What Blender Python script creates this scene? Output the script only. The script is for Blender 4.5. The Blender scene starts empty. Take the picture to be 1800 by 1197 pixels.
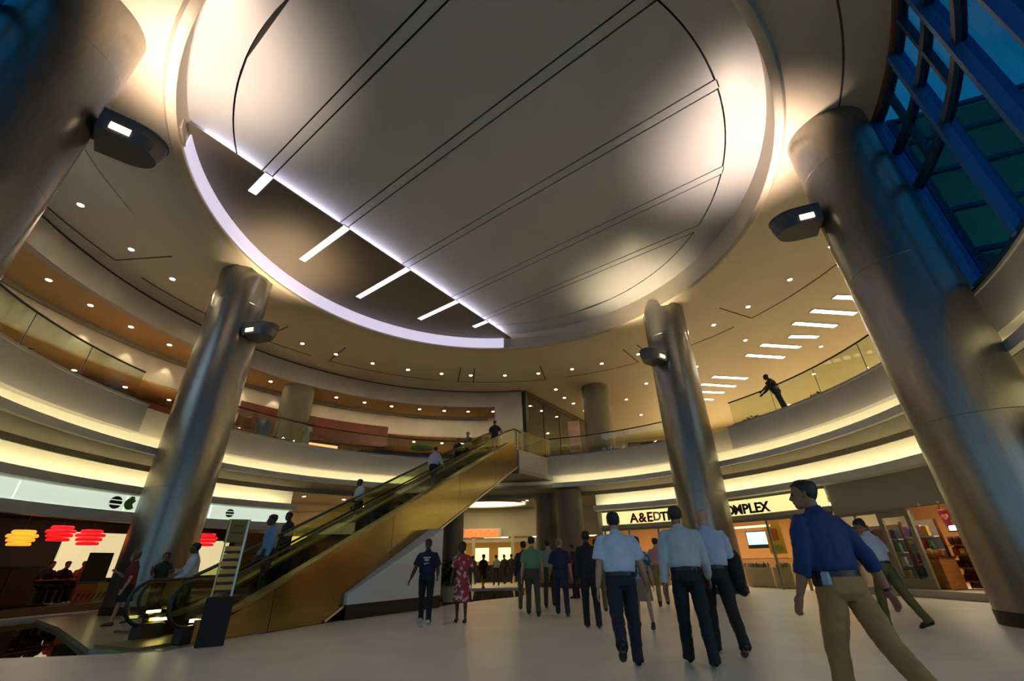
import bpy, bmesh, math, random
from mathutils import Vector, Matrix
random.seed(7)
scene = bpy.context.scene
COL = scene.collection
R = math.radians
# ------------------------------------------------------------------ camera
PITCH, ROLL, EYE = R(27.3), R(1.17), 1.15
fwd = Vector((0, math.cos(PITCH), math.sin(PITCH)))
up0 = Vector((0, -math.sin(PITCH), math.cos(PITCH)))
rt0 = Vector((1, 0, 0))
cup = up0*math.cos(ROLL) + rt0*math.sin(ROLL)
crt = rt0*math.cos(ROLL) - up0*math.sin(ROLL)
cam_data = bpy.data.cameras.new('camera')
cam = bpy.data.objects.new('camera', cam_data)
COL.objects.link(cam)
M3 = Matrix((crt, cup, -fwd)).transposed()
cam.matrix_world = Matrix.Translation((0, 0, EYE)) @ M3.to_4x4()
cam_data.sensor_width = 36.0
cam_data.lens = 36.0*758.0/1800.0
cam_data.clip_start, cam_data.clip_end = 0.05, 400
scene.camera = cam
# ------------------------------------------------------------------ view, world
scene.view_settings.view_transform = 'Standard'
scene.view_settings.look = 'None'
scene.view_settings.exposure = 0.72
scene.view_settings.gamma = 1.0
scene.view_settings.use_curve_mapping = False
world = bpy.data.worlds.new('dusk_sky')
scene.world = world
world.use_nodes = True
wn = world.node_tree
for n in list(wn.nodes): wn.nodes.remove(n)
_o = wn.nodes.new('ShaderNodeOutputWorld'); _b = wn.nodes.new('ShaderNodeBackground')
_tc = wn.nodes.new('ShaderNodeTexCoord'); _nz = wn.nodes.new('ShaderNodeTexNoise'); _cr = wn.nodes.new('ShaderNodeValToRGB')
_nz.inputs['Scale'].default_value = 2.2; _nz.inputs['Detail'].default_value = 4
_cr.color_ramp.elements[0].position = 0.3; _cr.color_ramp.elements[0].color = (0.155, 0.225, 0.30, 1)
_cr.color_ramp.elements[1].position = 0.75; _cr.color_ramp.elements[1].color = (0.21, 0.30, 0.385, 1)
wn.links.new(_tc.outputs['Generated'], _nz.inputs['Vector']); wn.links.new(_nz.outputs['Fac'], _cr.inputs['Fac'])
wn.links.new(_cr.outputs['Color'], _b.inputs['Color']); _b.inputs['Strength'].default_value = 2.25
wn.links.new(_b.outputs['Background'], _o.inputs['Surface'])
scene.cycles.max_bounces = 5; scene.cycles.diffuse_bounces = 3; scene.cycles.glossy_bounces = 3
scene.cycles.transmission_bounces = 3; scene.cycles.transparent_max_bounces = 12
scene.cycles.adaptive_threshold = 0.08
scene.cycles.use_light_tree = False
scene.cycles.caustics_reflective = False; scene.cycles.caustics_refractive = False
LIGHT = dict(up14=(740, 800), up23=(420, 500), cove=9.0, down=170.0, led=.42, wash=70)

# ------------------------------------------------------------------ helpers
def lin(h):
    h = h.lstrip('#'); out = []
    for i in (0, 2, 4):
        c = int(h[i:i+2], 16)/255.0
        out.append(c/12.92 if c <= 0.04045 else ((c+0.055)/1.055)**2.4)
    return (*out, 1.0)
MATS = {}
def mat(name, col, rough=0.6, metal=0.0, var=0.0, vscale=6.0, bump=0.0, bscale=40.0, spec=0.5, stretch=None, coat=0.0):
    if name in MATS: return MATS[name]
    m = bpy.data.materials.new(name); m.use_nodes = True
    nt = m.node_tree; p = nt.nodes['Principled BSDF']
    c = lin(col) if isinstance(col, str) else (*col[:3], 1.0)
    p.inputs['Base Color'].default_value = c
    p.inputs['Roughness'].default_value = rough; p.inputs['Metallic'].default_value = metal
    p.inputs['Specular IOR Level'].default_value = spec
    if coat: p.inputs['Coat Weight'].default_value = coat
    if var or bump:
        tc = nt.nodes.new('ShaderNodeTexCoord'); mp = nt.nodes.new('ShaderNodeMapping')
        nt.links.new(tc.outputs['Object'], mp.inputs['Vector'])
        if stretch: mp.inputs['Scale'].default_value = stretch
    if var:
        nz = nt.nodes.new('ShaderNodeTexNoise'); nz.inputs['Scale'].default_value = vscale; nz.inputs['Detail'].default_value = 5
        cr = nt.nodes.new('ShaderNodeValToRGB')
        cr.color_ramp.elements[0].position = 0.3; cr.color_ramp.elements[1].position = 0.7
        cr.color_ramp.elements[0].color = tuple(max(0, x*(1-var)) for x in c[:3])+(1,)
        cr.color_ramp.elements[1].color = tuple(min(1, x*(1+var)) for x in c[:3])+(1,)
        nt.links.new(mp.outputs['Vector'], nz.inputs['Vector']); nt.links.new(nz.outputs['Fac'], cr.inputs['Fac'])
        nt.links.new(cr.outputs['Color'], p.inputs['Base Color'])
    if bump:
        nb = nt.nodes.new('ShaderNodeTexNoise'); nb.inputs['Scale'].default_value = bscale; nb.inputs['Detail'].default_value = 4
        bp = nt.nodes.new('ShaderNodeBump'); bp.inputs['Strength'].default_value = bump; bp.inputs['Distance'].default_value = 0.02
        nt.links.new(mp.outputs['Vector'], nb.inputs['Vector']); nt.links.new(nb.outputs['Fac'], bp.inputs['Height'])
        nt.links.new(bp.outputs['Normal'], p.inputs['Normal'])
    MATS[name] = m; return m
def emit(name, col, strength):
    if name in MATS: return MATS[name]
    m = bpy.data.materials.new(name); m.use_nodes = True
    p = m.node_tree.nodes['Principled BSDF']
    c = lin(col) if isinstance(col, str) else (*col[:3], 1.0)
    p.inputs['Base Color'].default_value = c
    p.inputs['Emission Color'].default_value = c; p.inputs['Emission Strength'].default_value = strength
    MATS[name] = m; return m
def glass(name, tint, gloss=0.12, rough=0.02):
    if name in MATS: return MATS[name]
    m = bpy.data.materials.new(name); m.use_nodes = True
    nt = m.node_tree; nt.nodes.remove(nt.nodes['Principled BSDF'])
    o = nt.nodes['Material Output']; t = nt.nodes.new('ShaderNodeBsdfTransparent'); g = nt.nodes.new('ShaderNodeBsdfGlossy')
    mx = nt.nodes.new('ShaderNodeMixShader'); fr = nt.nodes.new('ShaderNodeLayerWeight'); pw = nt.nodes.new('ShaderNodeMath'); ad = nt.nodes.new('ShaderNodeMath')
    fr.inputs['Blend'].default_value = 0.5; pw.operation = 'POWER'; pw.inputs[1].default_value = 5.0
    ad.operation = 'MULTIPLY_ADD'; ad.inputs[1].default_value = 0.8*(1-gloss); ad.inputs[2].default_value = gloss; ad.use_clamp = True
    t.inputs['Color'].default_value = lin(tint); g.inputs['Roughness'].default_value = rough
    nt.links.new(fr.outputs['Facing'], pw.inputs[0]); nt.links.new(pw.outputs[0], ad.inputs[0]); nt.links.new(ad.outputs[0], mx.inputs['Fac'])
    nt.links.new(t.outputs[0], mx.inputs[1]); nt.links.new(g.outputs[0], mx.inputs[2]); nt.links.new(mx.outputs[0], o.inputs['Surface'])
    MATS[name] = m; return m

class MB:
    """collects shapes, builds ONE mesh object"""
    def __init__(s): s.v = []; s.f = []
    def add(s, vs, fs):
        o = len(s.v); s.v += [tuple(x) for x in vs]; s.f += [tuple(i+o for i in f) for f in fs]; return s
    def box(s, c, size, rz=0.0, bev=0.0, rx=0.0):
        hx, hy, hz = size[0]/2, size[1]/2, size[2]/2
        m = Matrix.Rotation(rz, 3, 'Z') @ Matrix.Rotation(rx, 3, 'X')
        c = Vector(c)
        if bev <= 0:
            vs = [c + m @ Vector((x*hx, y*hy, z*hz)) for z in (-1, 1) for y in (-1, 1) for x in (-1, 1)]
            return s.add(vs, [(0,2,3,1), (4,5,7,6), (0,1,5,4), (2,6,7,3), (0,4,6,2), (1,3,7,5)])
        b = min(bev, hx*.9, hy*.9, hz*.9)
        pts = []
        for sx, sy, q in ((1,1,0), (-1,1,1), (-1,-1,2), (1,-1,3)):
            for k in range(3):
                a = R(90*q + 45*k); pts.append((sx*(hx-b)+b*math.cos(a), sy*(hy-b)+b*math.sin(a)))
        n = len(pts); vs = []; fs = []
        ins = [(x*(hx-b)/hx, y*(hy-b)/hy) for x, y in pts]
        for z, pp in ((-hz, ins), (-hz+b, pts), (hz-b, pts), (hz, ins)):
            vs += [c + m @ Vector((x, y, z)) for x, y in pp]
        for r in range(3):
            for i in range(n):
                j = (i+1) % n; fs.append((r*n+i, r*n+j, (r+1)*n+j, (r+1)*n+i))
        fs.append(tuple(range(n-1, -1, -1))); fs.append(tuple(range(3*n, 4*n)))
        return s.add(vs, fs)
    def prism(s, poly, z0, z1):
        n = len(poly)
        a = sum(poly[i][0]*poly[(i+1) % n][1]-poly[(i+1) % n][0]*poly[i][1] for i in range(n))
        if a < 0: poly = poly[::-1]
        vs = [(x, y, z0) for x, y in poly] + [(x, y, z1) for x, y in poly]
        fs = [tuple(range(n-1, -1, -1)), tuple(range(n, 2*n))] + [(i, (i+1) % n, n+(i+1) % n, n+i) for i in range(n)]
        return s.add(vs, fs)
    def sweep(s, prof, cen, a0, a1, n):
        """closed profile [(r,z)] swept about a vertical axis, degrees, capped"""
        k = len(prof); vs = []; fs = []
        for i in range(n+1):
            a = R(a0+(a1-a0)*i/n)
            vs += [(cen[0]+r*math.cos(a), cen[1]+r*math.sin(a), z) for r, z in prof]
        for i in range(n):
            for j in range(k):
                q = (j+1) % k; fs.append((i*k+j, i*k+q, (i+1)*k+q, (i+1)*k+j))
        if abs(abs(a1-a0)-360) > 1e-6:
            fs.append(tuple(range(k-1, -1, -1))); fs.append(tuple(n*k+j for j in range(k)))
        return s.add(vs, fs)
    def lathe(s, prof, c=(0, 0, 0), n=20):
        return s.sweep(prof, c, 0, 360, n) if c[2:] in ((), (0,)) else s.add(*_off(MB().sweep(prof, c, 0, 360, n), c[2]))
    def cyl(s, p0, p1, r0, r1=None, n=12):
        return s.tube([p0, p1], [r0, r0 if r1 is None else r1], n)
    def tube(s, pts, rad, n=8):
        rr = rad if isinstance(rad, (list, tuple)) else [rad]*len(pts)
        return s.loft(pts, [(r, r) for r in rr], n=n)
    def loft(s, pts, rads, xref=None, n=14, sq=1.0):
        pts = [Vector(p) for p in pts]; m = len(pts); vs = []; fs = []; px = None
        for i, p in enumerate(pts):
            t = (pts[min(i+1, m-1)]-pts[max(i-1, 0)])
            t = t.normalized() if t.length > 1e-9 else Vector((0, 0, 1))
            x = Vector(xref) if xref is not None else (px if px is not None else (Vector((1, 0, 0)) if abs(t.x) < .8 else Vector((0, 1, 0))))
            x = (x - t*x.dot(t)).normalized(); y = t.cross(x); px = x
            a, b = rads[i]
            for k in range(n):
                g = 2*math.pi*k/n; cg, sg = math.cos(g), math.sin(g)
                if sq != 1.0:
                    cg = math.copysign(abs(cg)**sq, cg); sg = math.copysign(abs(sg)**sq, sg)
                vs.append(p + x*(a*cg) + y*(b*sg))
        for i in range(m-1):
            for k in range(n):
                q = (k+1) % n; fs.append((i*n+k, i*n+q, (i+1)*n+q, (i+1)*n+k))
        fs.append(tuple(range(n-1, -1, -1))); fs.append(tuple((m-1)*n+k for k in range(n)))
        return s.add(vs, fs)
    def ball(s, c, r, n=10):
        c = Vector(c); rx, ry, rz = r if isinstance(r, (list, tuple)) else (r, r, r)
        vs = [c+Vector((0, 0, -rz))]; fs = []; m = max(4, n//2)
        for i in range(1, m):
            t = math.pi*i/m
            for k in range(n):
                g = 2*math.pi*k/n; vs.append(c+Vector((rx*math.sin(t)*math.cos(g), ry*math.sin(t)*math.sin(g), -rz*math.cos(t))))
        vs.append(c+Vector((0, 0, rz))); L = len(vs)-1
        for k in range(n):
            q = (k+1) % n; fs.append((0, 1+q, 1+k)); fs.append((L, 1+(m-2)*n+k, 1+(m-2)*n+q))
            for i in range(m-2): fs.append((1+i*n+k, 1+i*n+q, 1+(i+1)*n+q, 1+(i+1)*n+k))
        return s.add(vs, fs)
    def build(s, name, m, parent=None, smooth=False, world=False):
        me = bpy.data.meshes.new(name); me.from_pydata(s.v, [], s.f); me.update()
        bm = bmesh.new(); bm.from_mesh(me); bmesh.ops.recalc_face_normals(bm, faces=bm.faces); bm.to_mesh(me); bm.free()
        if m: me.materials.append(m)
        if smooth:
            me.polygons.foreach_set('use_smooth', [True]*len(me.polygons))
            if smooth != 'full': me.set_sharp_from_angle(angle=R(40))
        o = bpy.data.objects.new(name, me); COL.objects.link(o)
        if parent is not None:
            o.parent = parent
            if world: o.matrix_parent_inverse = parent_matrix(parent).inverted()
        return o
def _off(mb, z): return [(x, y, q+z) for x, y, q in mb.v], mb.f
def parent_matrix(o):
    return Matrix.LocRotScale(o.location, o.rotation_euler, o.scale)
def tag(o, label, cat, group=None):
    o['label'] = label; o['category'] = cat
    if group: o['group'] = group
    return o
def thing(name, label, cat, loc=(0, 0, 0), rz=0.0, group=None):
    o = bpy.data.objects.new(name, None); COL.objects.link(o); o.empty_display_size = 0.2
    o.location = loc; o.rotation_euler = (0, 0, rz)
    return tag(o, label, cat, group)
def struct(o, label=None):
    o['kind'] = 'structure'
    if label: o['label'] = label
    return o
def copy_tree(o, parent=None):
    c = o.copy(); COL.objects.link(c); c.parent = parent
    if parent is not None: c.matrix_parent_inverse = o.matrix_parent_inverse.copy()
    for ch in list(o.children): copy_tree(ch, c)
    return c
CC = (-0.9, 13.0)        # centre of the rotunda
DD = (-1.4, 14.6)        # centre of the upper ring
def pol(a, r, z=0.0, c=CC): return Vector((c[0]+r*math.cos(R(a)), c[1]+r*math.sin(R(a)), z))
def face_out(a): return R(a-90)     # local +y points outward, local +x to the right seen from inside
BAKE = []
def finish_modifiers():
    dg = bpy.context.evaluated_depsgraph_get(); dg.update()
    new = []
    for o in BAKE:
        me = bpy.data.meshes.new_from_object(o.evaluated_get(dg)); new.append(me)
    for o, me in zip(BAKE, new):
        if o.type == 'MESH':
            mats = [m for m in o.data.materials]
            o.modifiers.clear(); o.data = me
            if not me.materials:
                for m in mats: me.materials.append(m)
        else:
            o2 = bpy.data.objects.new(o.name, me); COL.objects.link(o2)
            o2.parent = o.parent; o2.matrix_parent_inverse = o.matrix_parent_inverse.copy()
            o2.location = o.location; o2.rotation_euler = o.rotation_euler; o2.scale = o.scale
            nm = o.name
            for k in o.keys():
                if not k.startswith('_') and isinstance(o[k], str): o2[k] = o[k]
            bpy.data.objects.remove(o); o2.name = nm
def text(name, body, m, loc, rz, size, parent=None, depth=0.02, shear=0.0, align='CENTER', xs=1.0, bold=.03):
    cu = bpy.data.curves.new(name, 'FONT'); cu.body = body; cu.size = size; cu.extrude = depth; cu.align_x = align; cu.shear = shear
    cu.resolution_u = 3; cu.offset = bold*size
    cu.materials.append(m)
    o = bpy.data.objects.new(name, cu); COL.objects.link(o)
    o.location = loc; o.rotation_euler = (R(90), 0, rz); o.scale = (xs, 1, 1)
    if parent is not None: o.parent = parent
    BAKE.append(o); return o

# ------------------------------------------------------------------ materials
m_ceil = mat('painted_plaster', '#c6bba8', 0.55, var=0.03, vscale=0.8)
m_ceil_s = mat('satin_coffer_cool_tint', '#c3c6ca', 0.38, var=0.03, vscale=0.6)  # cool tint puts bluish dusk light into the coffer colour
m_wall = mat('warm_plaster', '#c8bda8', 0.7, var=0.03, vscale=1.5)
m_fascia = mat('grey_fascia', '#a9a29c', 0.6, var=0.03, vscale=1.2)
m_cove = mat('cove_white', '#e2ddcc', 0.7)
m_soffit = mat('soffit_paint', '#9a8f7a', 0.7)
m_dark = mat('shadow_gap', '#1a1714', 0.8)
m_groove = mat('joint_shadow', '#4a4238', 0.8)
m_shelf = mat('coffer_taupe', '#7a6e60', 0.6)
m_steel = mat('brushed_column', '#8d8a85', 0.30, 0.85, var=0.08, vscale=3, stretch=(6, 6, 0.6), bump=0.03, bscale=18)
m_colm = mat('matte_column', '#6e6654', 0.55, 0.15, var=.06, vscale=3)
m_fix = mat('fixture_grey', '#5f6166', 0.45, 0.4)
m_floor = mat('pale_stone', '#d8d0c4', 0.36, var=0.09, vscale=0.9)
m_water = mat('still_dark_water', '#050608', 0.015, 0.0, spec=1.0)
m_gold = mat('brass_cladding', '#a58c58', 0.2, 1.0, var=0.08, vscale=2, stretch=(1, 1, 8))
m_black = mat('black_rubber', '#0c0c0d', 0.45)
m_blackpaint = mat('black_paint', '#141210', 0.5)
m_wood = mat('red_brown_wood', '#662a0d', 0.45, var=0.25, vscale=3, stretch=(1, 1, 7))
m_wood_l = mat('honey_wood', '#a2662a', 0.5, var=0.2, vscale=3, stretch=(1, 1, 7))
m_mull = mat('blue_mullion', '#2f6fae', 0.4, 0.2)  # brighter than the navy frame: blue sky light put into the colour
m_mull_d = mat('navy_mullion', '#123a5c', 0.45, 0.2)
m_gl = glass('rail_glass', '#eef4ea', 0.06)
m_glw = glass('curtain_glass', '#4ea0b8', 0.07)
m_gle = glass('escalator_glass', '#eef3e0', 0.05)
m_gle2 = glass('entrance_glass', '#dce6ea', 0.05)
m_gls = glass('shop_glass', '#f6f7f2', 0.04)
m_glass_dark = mat('dark_glass', '#1a150e', 0.06, 0.0, spec=0.8)
m_leaf = mat('leaf_green', '#1f3a17', 0.6, var=0.3, vscale=20)
m_white = mat('white_paint', '#d9d7d0', 0.5)
e_cove = emit('cove_strip', (1.0, 0.90, 0.56), LIGHT['cove'])
e_down = emit('downlight_lens', (1.0, 0.80, 0.50), LIGHT['down'])
e_lin = emit('linear_lens', (1.0, 0.93, 0.72), 8.0)
e_rim_glow = emit('violet_rim_glow', (0.82, 0.76, 1.0), LIGHT['led'])  # violet light on the rim wall, given as emission
e_bar = emit('bar_led', (0.90, 0.88, 1.0), 0.85)
# ================================================================== STRUCTURE
POOL = [(-12.6, 8.6), (-11.2, 8.05), (-9.6, 7.9), (-7.93, 8.0), (-7.15, 8.08), (-6.3, 8.2), (-5.75, 8.6), (-5.42, 9.3), (-4.85, 10.7),
        (-4.3, 12.1), (-3.4, 13.7), (-2.45, 15.3), (-2.2, 16.2), (-1.2, 17.8), (0.1, 19.3), (0.6, 21.5), (0.7, 24.0), (0.4, 26.1)]
POOL += [tuple(pol(a, 13.3)[:2]) for a in range(88, 200, 4)]
def slab_with_hole(name, outer, hole, z0, z1, m):
    bm = bmesh.new(); es = []
    for loop in (outer, hole):
        vs = [bm.verts.new((x, y, z1)) for x, y in loop]
        es += [bm.edges.new((vs[i], vs[(i+1) % len(vs)])) for i in range(len(vs))]
    bmesh.ops.triangle_fill(bm, use_beauty=True, edges=es)
    r = bmesh.ops.extrude_face_region(bm, geom=bm.faces[:])
    for v in [g for g in r['geom'] if isinstance(g, bmesh.types.BMVert)]: v.co.z = z0
    bmesh.ops.recalc_face_normals(bm, faces=bm.faces)
    me = bpy.data.meshes.new(name); bm.to_mesh(me); bm.free(); me.materials.append(m)
    o = bpy.data.objects.new(name, me); COL.objects.link(o); return o
outer = [(CC[0]+44*math.cos(R(a)), CC[1]+44*math.sin(R(a))) for a in range(0, 360, 6)]
struct(slab_with_hole('floor', outer, POOL, -0.35, 0.0, m_floor))
struct(MB().prism([(x, y) for x, y in POOL], -0.34, -0.07).build('floor_pool', m_water), 'dark still water of the pool beneath the escalators')

# --- main ceiling (flat plane round the coffer) --------------------------------
CZ = 12.5
WIN0, WIN1 = -19.7, -157.0
cei = MB()
cei.sweep([(9.95, CZ), (12.62, CZ), (12.62, CZ+.15), (9.95, CZ+.15)], CC, 0, 360, 120)
cei.sweep([(12.60, CZ), (36, CZ), (36, CZ+.15), (12.60, CZ+.15)], CC, WIN0, 203, 90)
ceil = struct(cei.build('ceiling', m_ceil))
# recessed arc joints in the ceiling
def reveal(a0, a1, r, w=0.07):
    MB().sweep([(r-w/2, CZ-.008), (r+w/2, CZ-.008), (r+w/2, CZ+.02), (r-w/2, CZ+.02)], CC, a0, a1, 24).build('joint_groove', m_groove, ceil)
def reveal_rad(a, r0, r1, w=0.07):
    p, q = pol(a, r0), pol(a, r1); mid = (p+q)/2
    MB().box((mid.x, mid.y, CZ+.006), (r1-r0, w, .028), R(a)).build('joint_groove', m_groove, ceil)
for a0, a1 in ((176, 196), (152, 171.5), (137, 148), (106, 133), (78, 101), (54, 73), (31, 50), (6, 27)):
    reveal(a0, a1, 15.35)
for a in (176, 148, 133, 101, 97, 78, 54, 50, 27): reveal_rad(a, 12.9, 15.35)
reveal(-60, -21, 11.5, .05)
# --- coffer ---------------------------------------------------------------------
UD = Vector((math.cos(R(-37)), math.sin(R(-37)), 0)); VD = Vector((-UD.y, UD.x, 0))
PZ, SZ = 13.40, 13.10
CH0, CH1 = (-4.2, -8.9), (-5.25, 8.5)              # chord (u,v) end points
def chord_u(v): return CH0[0]+(CH1[0]-CH0[0])*(v-CH0[1])/(CH1[1]-CH0[1])
def uv(u, v): p = UD*u+VD*v; return (CC[0]+p.x, CC[1]+p.y)
def strip_poly(v0, v1, r, side, pad=0.0, n=14):
    """part of the disc r between v0 and v1 on one side of the chord"""
    pts = []
    vs = [v0+(v1-v0)*i/n for i in range(n+1)]
    vs = [v for v in vs if abs(v) < r]
    arc = [(side*math.sqrt(r*r-v*v), v) for v in vs]
    arc = [(u, v) for u, v in arc if side*(u-chord_u(v)) > pad]
    if len(arc) < 2: return None
    if side > 0: ch = [(max(chord_u(v)+pad, -math.sqrt(r*r-v*v)), v) for _, v in arc]
    else: ch = [(min(chord_u(v), math.sqrt(r*r-v*v)), v) for _, v in arc]
    return [uv(*p) for p in arc] + [uv(*p) for p in ch[::-1]]
coffer = struct(MB().sweep([(0.01, PZ+.10), (9.95, PZ+.10), (9.95, PZ+.2), (0.01, PZ+.2)], CC, 0, 360, 96).build('ceiling_coffer', m_dark))
LV = [-6.42, -3.27, 0.03, 3.42, 5.95]; HW, G = 0.17, 0.025
bands = [-8.65]+[x for v in LV for x in (v-HW, v+HW)]+[8.65]
for i in range(0, len(bands), 2):
    poly = strip_poly(bands[i]+G, bands[i+1]-G, 8.70, 1, -.7)
    if poly: MB().prism(poly, PZ, PZ+.05).build('ceiling_panel', m_ceil_s, coffer)
for v in LV:                                            # raised strips between the double joints
    poly = strip_poly(v-HW+G, v+HW-G, 8.78, 1, -.7, n=4)
    MB().prism(poly, PZ, PZ+.05).build('ceiling_strip', m_ceil_s, coffer)
def chord_angle(r, sgn):                                # polar angle where the chord meets radius r
    lo, hi = (0.0, 8.69) if sgn > 0 else (-8.9, 0.0)
    best = min((abs(math.hypot(chord_u(v), v)-r), v) for v in [lo+(hi-lo)*k/400 for k in range(401)])
    v = best[1]; p = UD*chord_u(v)+VD*v; return math.degrees(math.atan2(p.y, p.x))
aP, aN = chord_angle(9.4, 1), chord_angle(9.4, -1)      # far end (about 93 deg), near end (about -150 deg)
aN = aN % 360
MB().sweep([(8.75, PZ), (9.94, PZ), (9.94, PZ+.05), (8.75, PZ+.05)], CC, aN-360-14.0, aP+14.0, 90).build('ceiling_border', m_ceil_s, coffer)
# lowered taupe shelf beyond the chord, with slots for the light bars
def shelf_piece(v0, v1, r): 
    poly = strip_poly(v0, v1, r, -1)
    if poly: MB().prism(poly, SZ, SZ+.05).build('shelf_panel', m_shelf, coffer)
bands = [-8.9]+[x for v in LV for x in (v-.15, v+.15)]+[8.55]
for i in range(0, len(bands), 2): shelf_piece(bands[i], bands[i+1], 9.92)
for v in LV:                                            # closed end of each slot
    u1 = -math.sqrt(9.92**2-v*v); u0 = -math.sqrt(8.5**2-v*v) if abs(v) < 8.5 else u1
    if u0-u1 > 0.05:
        MB().prism([uv(u0, v-.15), uv(u0, v+.15), uv(u1+.1, v+.15), uv(u1+.1, v-.15)], SZ, SZ+.05).build('shelf_panel', m_shelf, coffer)
MB().sweep([(9.80, CZ+.02), (9.95, CZ+.02), (9.95, SZ+.06), (9.90, SZ+.06)], CC, aP-3, aN+3, 80).build('shelf_rim_back', m_ceil, coffer)
# rim of the coffer
struct(MB().sweep([(9.86, CZ-.10), (9.93, CZ-.14), (10.08, CZ-.14), (10.16, CZ-.06), (10.16, CZ+.02), (9.96, CZ+.02), (9.96, PZ+.1), (9.90, PZ+.1), (9.86, CZ)],
                  CC, 0, 360, 140).build('trim_1', m_ceil, smooth=True), 'rounded rim of the round ceiling coffer')
led = tag(MB().sweep([(9.79, CZ+.0), (9.83, CZ-.03), (9.83, SZ-.02), (9.79, SZ-.02)], CC, aP+1, aN-1, 80).build('cove_light_band', e_rim_glow),
          'curved rim wall of the coffer, made to glow violet-white as if lit', 'light')  # emissive skin imitating violet light that falls on the rim wall
for k, v in enumerate(LV):
    u0 = chord_u(v); u1 = -math.sqrt(max(8.5**2-v*v, u0*u0+.5))
    nm = ['nearest the big left column, shortest wide one', 'second from the big left column', 'middle one of the five', 'second from the far end of the rim', 'smallest, at the far end of the rim'][k]
    t = thing('ceiling_light_bar', 'white light bar in the dark ceiling segment, '+nm, 'light', (*uv((u0+u1)/2, v), SZ), R(-37), 'light bars in the coffer segment')
    L = u0-u1
    MB().box((0, 0, .03), (L, .27, .05)).build('diffuser', e_bar, t)
    MB().box((0, 0, .09), (L, .30, .06)).build('housing', m_white, t)
# hidden strip lamp behind the shelf edge, washing the coffer panel
al = bpy.data.lights.new('coffer_wash', 'AREA'); al.shape = 'RECTANGLE'; al.size = 16.5; al.size_y = 0.06
al.energy = LIGHT['wash']; al.color = (0.86, 0.80, 1.0)
ao = bpy.data.objects.new('coffer_strip_lamp', al); COL.objects.link(ao)
pmid = uv((CH0[0]+CH1[0])/2-.45, (CH0[1]+CH1[1])/2)
ao.location = (*pmid, SZ+.08)
dv = Vector((*uv(*CH1), 0))-Vector((*uv(*CH0), 0)); dv.normalize()
nz = (Vector((UD.x, UD.y, 0.35))).normalized()*-1.0
nz = (nz-dv*nz.dot(dv)).normalized()
ao.matrix_world = Matrix.Translation(ao.location) @ Matrix((dv, nz.cross(dv), nz)).transposed().to_4x4()

# --- second-floor slab edge, coves and soffits ------------------------------------
FA, FB = -64.0, 204.0
def ring(name, prof, a0, a1, m, n=None, label=None, c=CC):
    return struct(MB().sweep(prof, c, a0, a1, n or max(8, int(abs(a1-a0)/2.5))).build(name, m, smooth=True), label)
prof_f = [(12.5, 5.5), (12.5, 6.46), (12.44, 6.46), (12.44, 6.52), (12.8, 6.52), (12.8, 5.5)]
ring('trim_2', prof_f, FA, 31.2, m_fascia, label='pale grey balcony fascia on the right')
ring('trim_3', prof_f, 45.5, 77.5, m_fascia, label='pale grey balcony fascia right of the escalators')
ring('trim_4', prof_f, 96, 156, m_fascia, label='pale grey balcony fascia left of the escalators')
ring('trim_5', prof_f, 171.3, FB, m_fascia, label='pale grey balcony fascia on the left')
ring('trim_6', [(13.0, 4.95), (13.0, 6.5), (13.3, 6.5), (13.3, 4.95)], 30, 47, m_fascia, label='set back slab edge behind the column')
ring('trim_7', [(13.0, 4.95), (13.0, 6.5), (13.3, 6.5), (13.3, 4.95)], 154, 173, m_fascia, label='set back slab edge behind the column')
ring('floor_upper', [(12.8, 5.56), (12.8, 6.5), (36, 6.5), (36, 5.56)], -24, FB, m_wall, 100)
ring('floor_gallery', [(12.8, 5.56), (12.8, 6.3), (16.5, 6.3), (16.5, 5.56)], FB, 360-24, m_wall, 60)
lip1 = [(12.1, 4.80), (12.1, 5.03), (12.18, 5.03), (12.18, 4.885), (12.3, 4.885), (12.3, 4.80)]
ring('trim_8', lip1, FA, 40, m_cove, label='upper cove lip right')
ring('trim_9', lip1, 40, 76, m_cove, label='upper cove lip centre')
ring('trim_10', lip1, 92, FB, m_cove, label='upper cove lip left')
ring('wall_cove', [(12.98, 4.9), (12.98, 5.56), (13.05, 5.56), (13.05, 4.9)], FA, FB, m_cove)
tag(MB().sweep([(12.185, 4.90), (12.20, 4.90), (12.20, 5.02), (12.185, 5.02)], CC, FA+1, 75, 60).build('cove_lamp_strip', e_cove), 'yellow lamp strip hidden in the upper cove right of the escalators', 'light')
tag(MB().sweep([(12.185, 4.90), (12.20, 4.90), (12.20, 5.02), (12.185, 5.02)], CC, 93, FB-1, 50).build('cove_lamp_strip', e_cove), 'yellow lamp strip hidden in the upper cove left of the escalators', 'light')
sof = [(12.3, 4.79), (13.2, 4.62), (13.2, 4.42), (13.28, 4.42), (13.28, 5.0), (13.98, 5.0), (13.98, 5.1), (12.97, 5.1), (12.97, 4.885), (12.3, 4.885)]
ring('ceiling_soffit', sof, FA, FB, m_soffit)
lip2 = [(13.1, 3.60), (13.1, 3.86), (13.2, 3.86), (13.2, 3.68), (13.92, 3.68), (13.92, 3.60)]
for k, (a0, a1) in enumerate(((FA, 67), (137, FB))):
    ring('trim_%d' % (11+k), lip2, a0, a1, m_cove, label='lower cove lip')
    ring('wall_cove_lower_%d' % (k+1), [(13.9, 3.6), (13.9, 5.02), (14.0, 5.02), (14.0, 3.6)], a0, a1, m_cove)
    tag(MB().sweep([(13.205, 3.70), (13.22, 3.70), (13.22, 3.85), (13.205, 3.85)], CC, a0+1, a1-1, 60).build('cove_lamp_strip', e_cove),
        'yellow lamp strip hidden in the lower cove '+('above the shops on the right' if k == 0 else 'above the cafe on the left'), 'light')
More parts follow.
